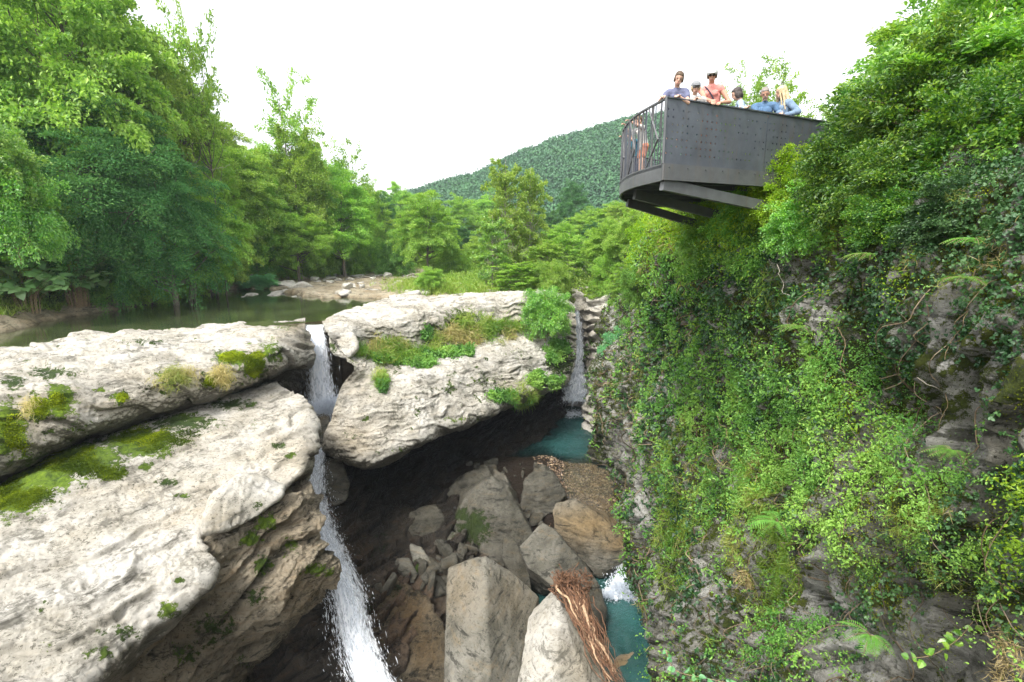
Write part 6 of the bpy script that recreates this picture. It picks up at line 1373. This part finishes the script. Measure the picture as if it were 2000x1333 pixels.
def ball(bag, c, r, R=None):
    r = np.broadcast_to(np.asarray(r, float), (3,)); nu, nv_ = 12, 8
    th = np.linspace(0, 2 * math.pi, nu, endpoint=False); ph = np.linspace(-math.pi / 2, math.pi / 2, nv_ + 1)
    V = np.array([(math.cos(p) * math.cos(t), math.cos(p) * math.sin(t), math.sin(p)) for p in ph[1:-1] for t in th] + [(0, 0, -1), (0, 0, 1)]) * r
    if R is not None: V = V @ np.asarray(R).T
    F4 = [(i * nu + j, i * nu + (j + 1) % nu, (i + 1) * nu + (j + 1) % nu, (i + 1) * nu + j) for i in range(nv_ - 2) for j in range(nu)]
    c0 = (nv_ - 1) * nu; F3 = [(c0, (j + 1) % nu, j) for j in range(nu)] + [(c0 + 1, (nv_ - 2) * nu + j, (nv_ - 2) * nu + (j + 1) % nu) for j in range(nu)]
    bag.add(V + np.asarray(c), np.array(F3), np.array(F4))
def remesh(bag, name, vox, mat, parent, it=3):
    me = bag.mesh(name); tmp = bpy.data.objects.new('tmp', me); COL.objects.link(tmp)
    md = tmp.modifiers.new('r', 'REMESH'); md.mode = 'VOXEL'; md.voxel_size = vox
    if it: sm = tmp.modifiers.new('s', 'SMOOTH'); sm.factor = .5; sm.iterations = it
    ev = tmp.evaluated_get(bpy.context.evaluated_depsgraph_get()); m2 = bpy.data.meshes.new_from_object(ev); bpy.data.objects.remove(tmp); m2.name = name
    if name in ('shirt', 'trousers', 'shorts', 'hair'):
        k_ = len(m2.vertices); W = np.empty(k_ * 3, np.float32); m2.vertices.foreach_get('co', W); W = W.reshape(-1, 3).astype(float); Q = np.empty(k_ * 3, np.float32); m2.vertices.foreach_get('normal', Q)
        W = W + Q.reshape(-1, 3) * (fbm(W * np.array((11, 11, 7.0)), 3, len(bpy.data.objects) % 50, ridged=True) * .010)[:, None]; m2.vertices.foreach_set('co', W.astype(np.float32).ravel()); m2.update()
    m2.polygons.foreach_set('use_smooth', np.ones(len(m2.polygons), bool)); m2.materials.clear()
    return link(name, m2, mat, parent)
def person(label, x, y, face, H=1.66, lean=.15, head_pitch=.3, head_yaw=0.0, head_tilt=0.0, hands=None, skin='skin', top='grey_blue_cloth', bottom='khaki_cloth', sleeves='short', hair='brown_hair', hairstyle='tied', cap=None, shorts=False, female=True, glasses=False, beard=False, bag_=False, z0=ZD):
    """face: yaw of the facing direction (0 = towards -Y). hands: world targets (left, right)"""
    k = H / 1.70; root = empty('person', (x, y, z0)); tag(root, label, 'person')
    cf, sf = math.cos(face), math.sin(face)
    fw = np.array((sf, -cf, 0.0)); rt = np.array((-cf, -sf, 0.0)); up = np.array((0, 0, 1.0)); rt = -rt   # rt: towards picture right when facing camera
    B = lambda r_, f_, u_: (rt * r_ + fw * f_ + up * u_) * k
    Wd = .165 if female else .19
    pel = B(0, -.03, .93); le = lean
    chest = pel + B(0, math.sin(le) * .36, math.cos(le) * .36); neckb = chest + B(0, math.sin(le) * .15, math.cos(le) * .15); neckt = neckb + B(0, math.sin(le * .6) * .09 + .01, .085)
    shL = neckb + B(-Wd, 0, -.045); shR = neckb + B(Wd, 0, -.045)
    body = Bag()
    hip = [pel + B(s * .085, 0, -.02) for s in (-1, 1)]
    for s, h in zip((-1, 1), hip):
        kn = B(s * .10, .03, .49); an = B(s * .10, -.02, .09); caps(body, h, kn, .082 * k, .055 * k); caps(body, kn, an, .054 * k, .034 * k); caps(body, an + B(0, -.02, -.05), an + B(s * .02, .15, -.065), .035 * k, .028 * k)
    for a, b_, r1, r2 in ((pel, pel + (chest - pel) * .45, .125, .108), (pel + (chest - pel) * .45, chest, .108, .125)):
        for s in (-1, 1): caps(body, a + B(s * .045, 0, 0), b_ + B(s * .04, 0, 0), r1 * .85 * k, r2 * .85 * k)
    caps(body, shL + B(.03, 0, 0), shR - B(.03, 0, 0), .062 * k, .062 * k); caps(body, chest, neckb, .11 * k, .07 * k); caps(body, neckb, neckt, .052 * k, .048 * k)
    # head frame
    cy, sy_ = math.cos(head_yaw), math.sin(head_yaw); hf = fw * cy + rt * sy_; hr = np.cross(hf, up)
    hr = hr if np.dot(hr, rt) > 0 else -hr
    hp = head_pitch; hf2 = hf * math.cos(hp) - up * math.sin(hp); hu = up * math.cos(hp) + hf * math.sin(hp)
    ct, st_ = math.cos(head_tilt), math.sin(head_tilt); hr, hu = hr * ct + hu * st_, hu * ct - hr * st_
    hc = neckt + hu * .105 * k + hf2 * .02 * k; RM = np.stack([hr, hf2, hu], 1)
    ks = k ** .6
    ball(body, hc + hu * .02 * ks, np.array((.076, .095, .100)) * ks, RM); ball(body, hc + hf2 * .035 * ks - hu * .055 * ks, np.array((.056, .055, .062)) * ks, RM)
    ball(body, hc + hf2 * .098 * ks - hu * .018 * ks, np.array((.013, .018, .022)) * ks, RM)
    for s in (-1, 1): ball(body, hc + hr * s * .078 * ks - hu * .012 * ks, np.array((.012, .02, .032)) * ks, RM)
    # arms
    elb = []; 
    for s, sh, tgt in ((-1, shL, 0), (1, shR, 1)):
        if hands is not None and hands[tgt] is not None: w = np.asarray(hands[tgt], float) - np.array((x, y, z0))
        else: w = sh + B(s * .10, .10, -.50)
        l1, l2 = .29 * k, .25 * k; dv = w - sh; D = np.linalg.norm(dv)
        if D > (l1 + l2) * .98: w = sh + dv / D * (l1 + l2) * .98; D = (l1 + l2) * .98; dv = w - sh
        a = (l1 ** 2 - l2 ** 2 + D ** 2) / (2 * D); h_ = math.sqrt(max(l1 ** 2 - a ** 2, 0)); dn = dv / D
        pole = rt * s * .8 - up * .9 - fw * .2; pole = pole - dn * np.dot(pole, dn); pole /= np.linalg.norm(pole)
        e = sh + dn * a + pole * h_; elb.append((sh, e, w))
        caps(body, sh, e, .050 * k, .037 * k); caps(body, e, w, .038 * k, .024 * k)
        hd = unit((w - e) * .6 + fw * .12 * k - up * .03); side = unit(np.cross(hd, up)); pc = w + hd * .045 * k; nrm_ = np.cross(side, hd)
        for q in (-1, 0, 1): caps(body, w + side * q * .012 * k, pc + side * q * .024 * k + hd * .02 * k, .015 * k, .013 * k, 8)
        for f_i, (so, ln) in enumerate(((-.032, .055), (-.011, .07), (.011, .066), (.032, .05))):
            r0 = pc + hd * .028 * k + side * so * k; m1 = r0 + (hd * .6 + side * so * 2) * ln * .55 * k - up * .006 * k; m2_ = m1 + hd * ln * .35 * k - up * ln * .55 * k
            caps(body, r0, m1, .0095 * k, .0085 * k, 8); caps(body, m1, m2_, .0085 * k, .007 * k, 8)
        th_s = -s; t0 = w + side * th_s * .022 * k + hd * .02 * k; caps(body, t0, t0 + (side * th_s * .035 + hd * .03) * k, .012 * k, .010 * k, 8); caps(body, t0 + (side * th_s * .035 + hd * .03) * k, t0 + (side * th_s * .042 + hd * .06 - up * .01) * k, .010 * k, .008 * k, 8)
    remesh(body, 'body', .0065, M[skin], root, 2)
    # clothes
    g = .016
    tp = Bag()
    for a, b_, r1, r2 in ((pel + B(0, 0, -.02), pel + (chest - pel) * .45, .135, .112), (pel + (chest - pel) * .45, chest, .112, .130)):
        for s in (-1, 1): caps(tp, a + B(s * .045, 0, 0), b_ + B(s * .04, 0, 0), (r1 * .85 + g) * k, (r2 * .85 + g) * k)
    caps(tp, shL + B(.03, 0, 0), shR - B(.03, 0, 0), (.062 + g) * k, (.062 + g) * k); caps(tp, chest, neckb + B(0, 0, -.02), (.11 + g) * k, (.07 + g) * k)
    if female: 
        for s in (-1, 1): ball(tp, chest + B(s * .065, .09, .02), .062 * k)
    for (sh, e, w) in elb:
        if sleeves == 'short': caps(tp, sh, sh + (e - sh) * .45, .066 * k, .060 * k)
        elif sleeves == 'long': caps(tp, sh, e, .068 * k, .055 * k); caps(tp, e, e + (w - e) * .85, .055 * k, .042 * k)
        else: caps(tp, sh, sh + (e - sh) * .08, .060 * k, .056 * k)
    remesh(tp, 'shirt', .010, M[top], root, 2)
    pt = Bag()
    for s, h in zip((-1, 1), hip):
        kn = B(s * .10, .03, .49); an = B(s * .10, -.02, .12)
        if shorts: caps(pt, h, h + (kn - h) * .62, .104 * k, .090 * k)
        else: caps(pt, h, kn, .100 * k, .073 * k); caps(pt, kn, an, .072 * k, .056 * k)
    caps(pt, hip[0], hip[1], .118 * k, .118 * k); caps(pt, pel, pel + B(0, .0, .08), .118 * k, .112 * k)
    remesh(pt, 'trousers' if not shorts else 'shorts', .011, M[bottom], root, 2)
    for s in (-1, 1):
        sb = Bag(); an = B(s * .10, -.02, .09); caps(sb, an + B(0, -.04, -.05), an + B(s * .02, .16, -.06), .043 * k, .036 * k); remesh(sb, 'shoe', .012, M['shoe'], root, 2)
    # hair
    hb = Bag()
    if hair:
        ball(hb, hc + hu * (.034 if not cap else .01) * ks - hf2 * (.018 if not cap else .03) * ks, np.array((.086, .096 if not cap else .085, .098)) * ks, RM)
        if not cap: ball(hb, hc + hu * .070 * ks + hf2 * .040 * ks, np.array((.062, .042, .036)) * ks, RM)
        if hairstyle == 'tied':
            for s in (-1, 1): ball(hb, hc + hr * s * .070 * ks + hf2 * .012 * ks, np.array((.018, .045, .06)) * ks, RM)
            ball(hb, hc - hf2 * .105 * ks + hu * .01 * ks, np.array((.04, .04, .045)) * ks, RM)
        if hairstyle == 'bob':
            for s in (-1, 1): ball(hb, hc + hr * s * .062 * ks - hf2 * .01 * ks - hu * .03 * ks, np.array((.030, .065, .085)) * ks, RM)
            ball(hb, hc - hf2 * .06 * ks - hu * .045 * ks, np.array((.075, .05, .075)) * ks, RM)
        if hairstyle == 'long':
            r_ = np.random.default_rng(3)
            for j in range(34):
                a = r_.uniform(-2.4, 2.4); st0 = hc + (-hf2 * math.cos(a) * .085 + hr * math.sin(a) * .085) * ks + hu * .02
                en = st0 - up * r_.uniform(.30, .42) * k - hf2 * r_.uniform(.0, .10) + hr * (math.sin(a) * .07 + r_.normal() * .03)
                q = curve_pts([st0 + hu * .05, st0 * .5 + en * .5 + r_.normal(size=3) * .02 - fw * .03, en], 8); tube(hb, q, np.linspace(.022, .006, 8), 6)
        remesh(hb, 'hair', .008, M[hair], root, 1)
    fb = Bag()
    for s in (-1, 1):
        fb = Bag(); ball(fb, hc + hr * s * .032 * ks + hf2 * .094 * ks + hu * .010 * ks, np.array((.013, .006, .006)) * ks, RM); fb.build('eye', M['eye'], root, True)
        fb = Bag(); ball(fb, hc + hr * s * .032 * ks + hf2 * .096 * ks + hu * .030 * ks, np.array((.018, .005, .004)) * ks, RM); fb.build('eyebrow', M[hair or 'dark_hair'], root, True)
    fb = Bag(); ball(fb, hc + hf2 * .090 * ks - hu * .062 * ks, np.array((.024, .008, .007)) * ks, RM); fb.build('mouth', M['lip'], root, True)
    if glasses:
        fb = Bag()
        for s in (-1, 1): ball(fb, hc + hr * s * .034 * ks + hf2 * .100 * ks + hu * .008 * ks, np.array((.029, .008, .021)) * ks, RM)
        caps(fb, hc + hr * -.02 + hf2 * .104 * ks + hu * .012, hc + hr * .02 + hf2 * .104 * ks + hu * .012, .004, .004, 6); fb.build('sunglasses', M['eye'], root, True)
    if beard:
        fb = Bag(); ball(fb, hc + hf2 * .093 * ks - hu * .046 * ks, np.array((.034, .014, .011)) * ks, RM); ball(fb, hc + hf2 * .072 * ks - hu * .102 * ks, np.array((.034, .024, .020)) * ks, RM); fb.build('moustache', M['grey_hair'], root, True)
    if cap:
        cb = Bag(); ball(cb, hc + hu * .048 * ks - hf2 * .002, np.array((.096, .112, .088)) * ks, RM)
        o = remesh(cb, 'cap', .008, M[cap], root, 1)
        cb = Bag(); ball(cb, hc + hf2 * .115 * ks + hu * .052 * ks, np.array((.070, .072, .009)) * ks, RM); cb.build('brim', M[cap], o, True)
    if bag_:
        cb = Bag(); q = curve_pts([shL + B(.06, -.09, .06), shL + B(.06, .05, .05), chest + B(0, .15, .02), pel + B(.16, .13, .08)], 20); tube(cb, q, .012, 6); cb.build('bag_strap', M['dark_cloth'], root, True)
    return root
def rail_pt(t, f=0.0, dz=.045):
    p = A0 + ndir * t; return (p[0] + nrm2[0] * f, p[1] + nrm2[1] * f, ZT + dz)
# standing points behind the side panel: inward offset from the panel line
def inn(t, o): p = A0 + ndir * t - nrm2 * o; return p[0], p[1]
cvp = lambda t: (np.interp(t, s, cv[:, 0]), np.interp(t, s, cv[:, 1]))
SY = .35
x, y = inn(.60, .40)
person('woman with tied brown hair and grey-blue T-shirt leaning over the corner of the platform rail', x, y, -.25, H=1.66, lean=.42, head_pitch=.35, head_tilt=-.18, hands=[(A0[0] - .02, A0[1] + .12, ZT + .04), rail_pt(.30)], top='grey_blue_cloth', bottom='khaki_cloth', hair='brown_hair', shorts=True)
x, y = inn(.95, .30)
person('child in a grey cap resting crossed arms on the top rail between the two women', x, y, -.1, H=1.52, lean=.10, head_pitch=.25, hands=[rail_pt(.72, 0, .05), rail_pt(1.12, 0, .05)], top='pale_cloth', bottom='teal_cloth', hair='blonde_hair', hairstyle='tied', cap='grey_cap_cloth', female=False, shorts=True)
x, y = inn(1.42, .34)
person('woman in a white cap, sunglasses and salmon sleeveless top looking down into the gorge', x, y, -.45, H=1.82, lean=.16, head_pitch=.35, head_yaw=.1, hands=[rail_pt(1.08, .05, .02), rail_pt(1.30, .02, .05)], skin='skin_tan', top='salmon_cloth', bottom='orange_cloth', sleeves='none', hair='brown_hair', cap='white_cap_cloth', glasses=True, bag_=True)
x, y = inn(2.40, .42)
person('person with a dark bob and pale blue denim jacket turned away to the left', x, y, -1.9, H=1.66, lean=.20, head_pitch=.35, hands=[rail_pt(1.95, -.1, .04), rail_pt(2.05, 0, .05)], top='light_denim_cloth', bottom='dark_cloth', sleeves='long', hair='dark_hair', hairstyle='bob')
x, y = inn(3.15, .55)
person('man with short hair and moustache in a blue jacket looking down', x, y, -.35, H=1.74, lean=.10, head_pitch=.4, head_tilt=.1, top='blue_cloth', bottom='dark_cloth', sleeves='long', hair='grey_hair', hairstyle='short', female=False, beard=True, skin='skin_tan', hands=[rail_pt(2.9, -.25, .02), rail_pt(3.1, -.2, .03)])
x, y = inn(3.45, .32)
person('blonde long-haired woman in a denim jacket seen from the side at the rail', x, y, -1.3, H=1.76, lean=.10, head_pitch=.2, head_yaw=-.3, top='denim_cloth', bottom='dark_cloth', sleeves='long', hair='blonde_hair', hairstyle='long', hands=[rail_pt(3.1, -.05, .04), rail_pt(3.22, -.1, .04)])
x, y = cvp(2.2); 
person('child in orange shorts standing behind the curved railing, hands on the rail', x + .42, y + .1, -1.4, H=1.30, lean=.2, head_pitch=.4, hands=[(x + .03, y + .2, ZT + .05), (x + .03, y - .2, ZT + .05)], top='pale_cloth', bottom='orange_cloth', shorts=True, hair='brown_hair', cap=None)
x, y = cvp(3.6)
person('child in dark blue clothes farther along the curved railing', x + .42, y + .1, -1.5, H=1.28, lean=.3, head_pitch=.5, hands=[(x + .05, y + .2, ZT + .05), (x + .05, y - .2, ZT + .05)], top='teal_cloth', bottom='dark_cloth', hair='dark_hair', hairstyle='short', female=False)
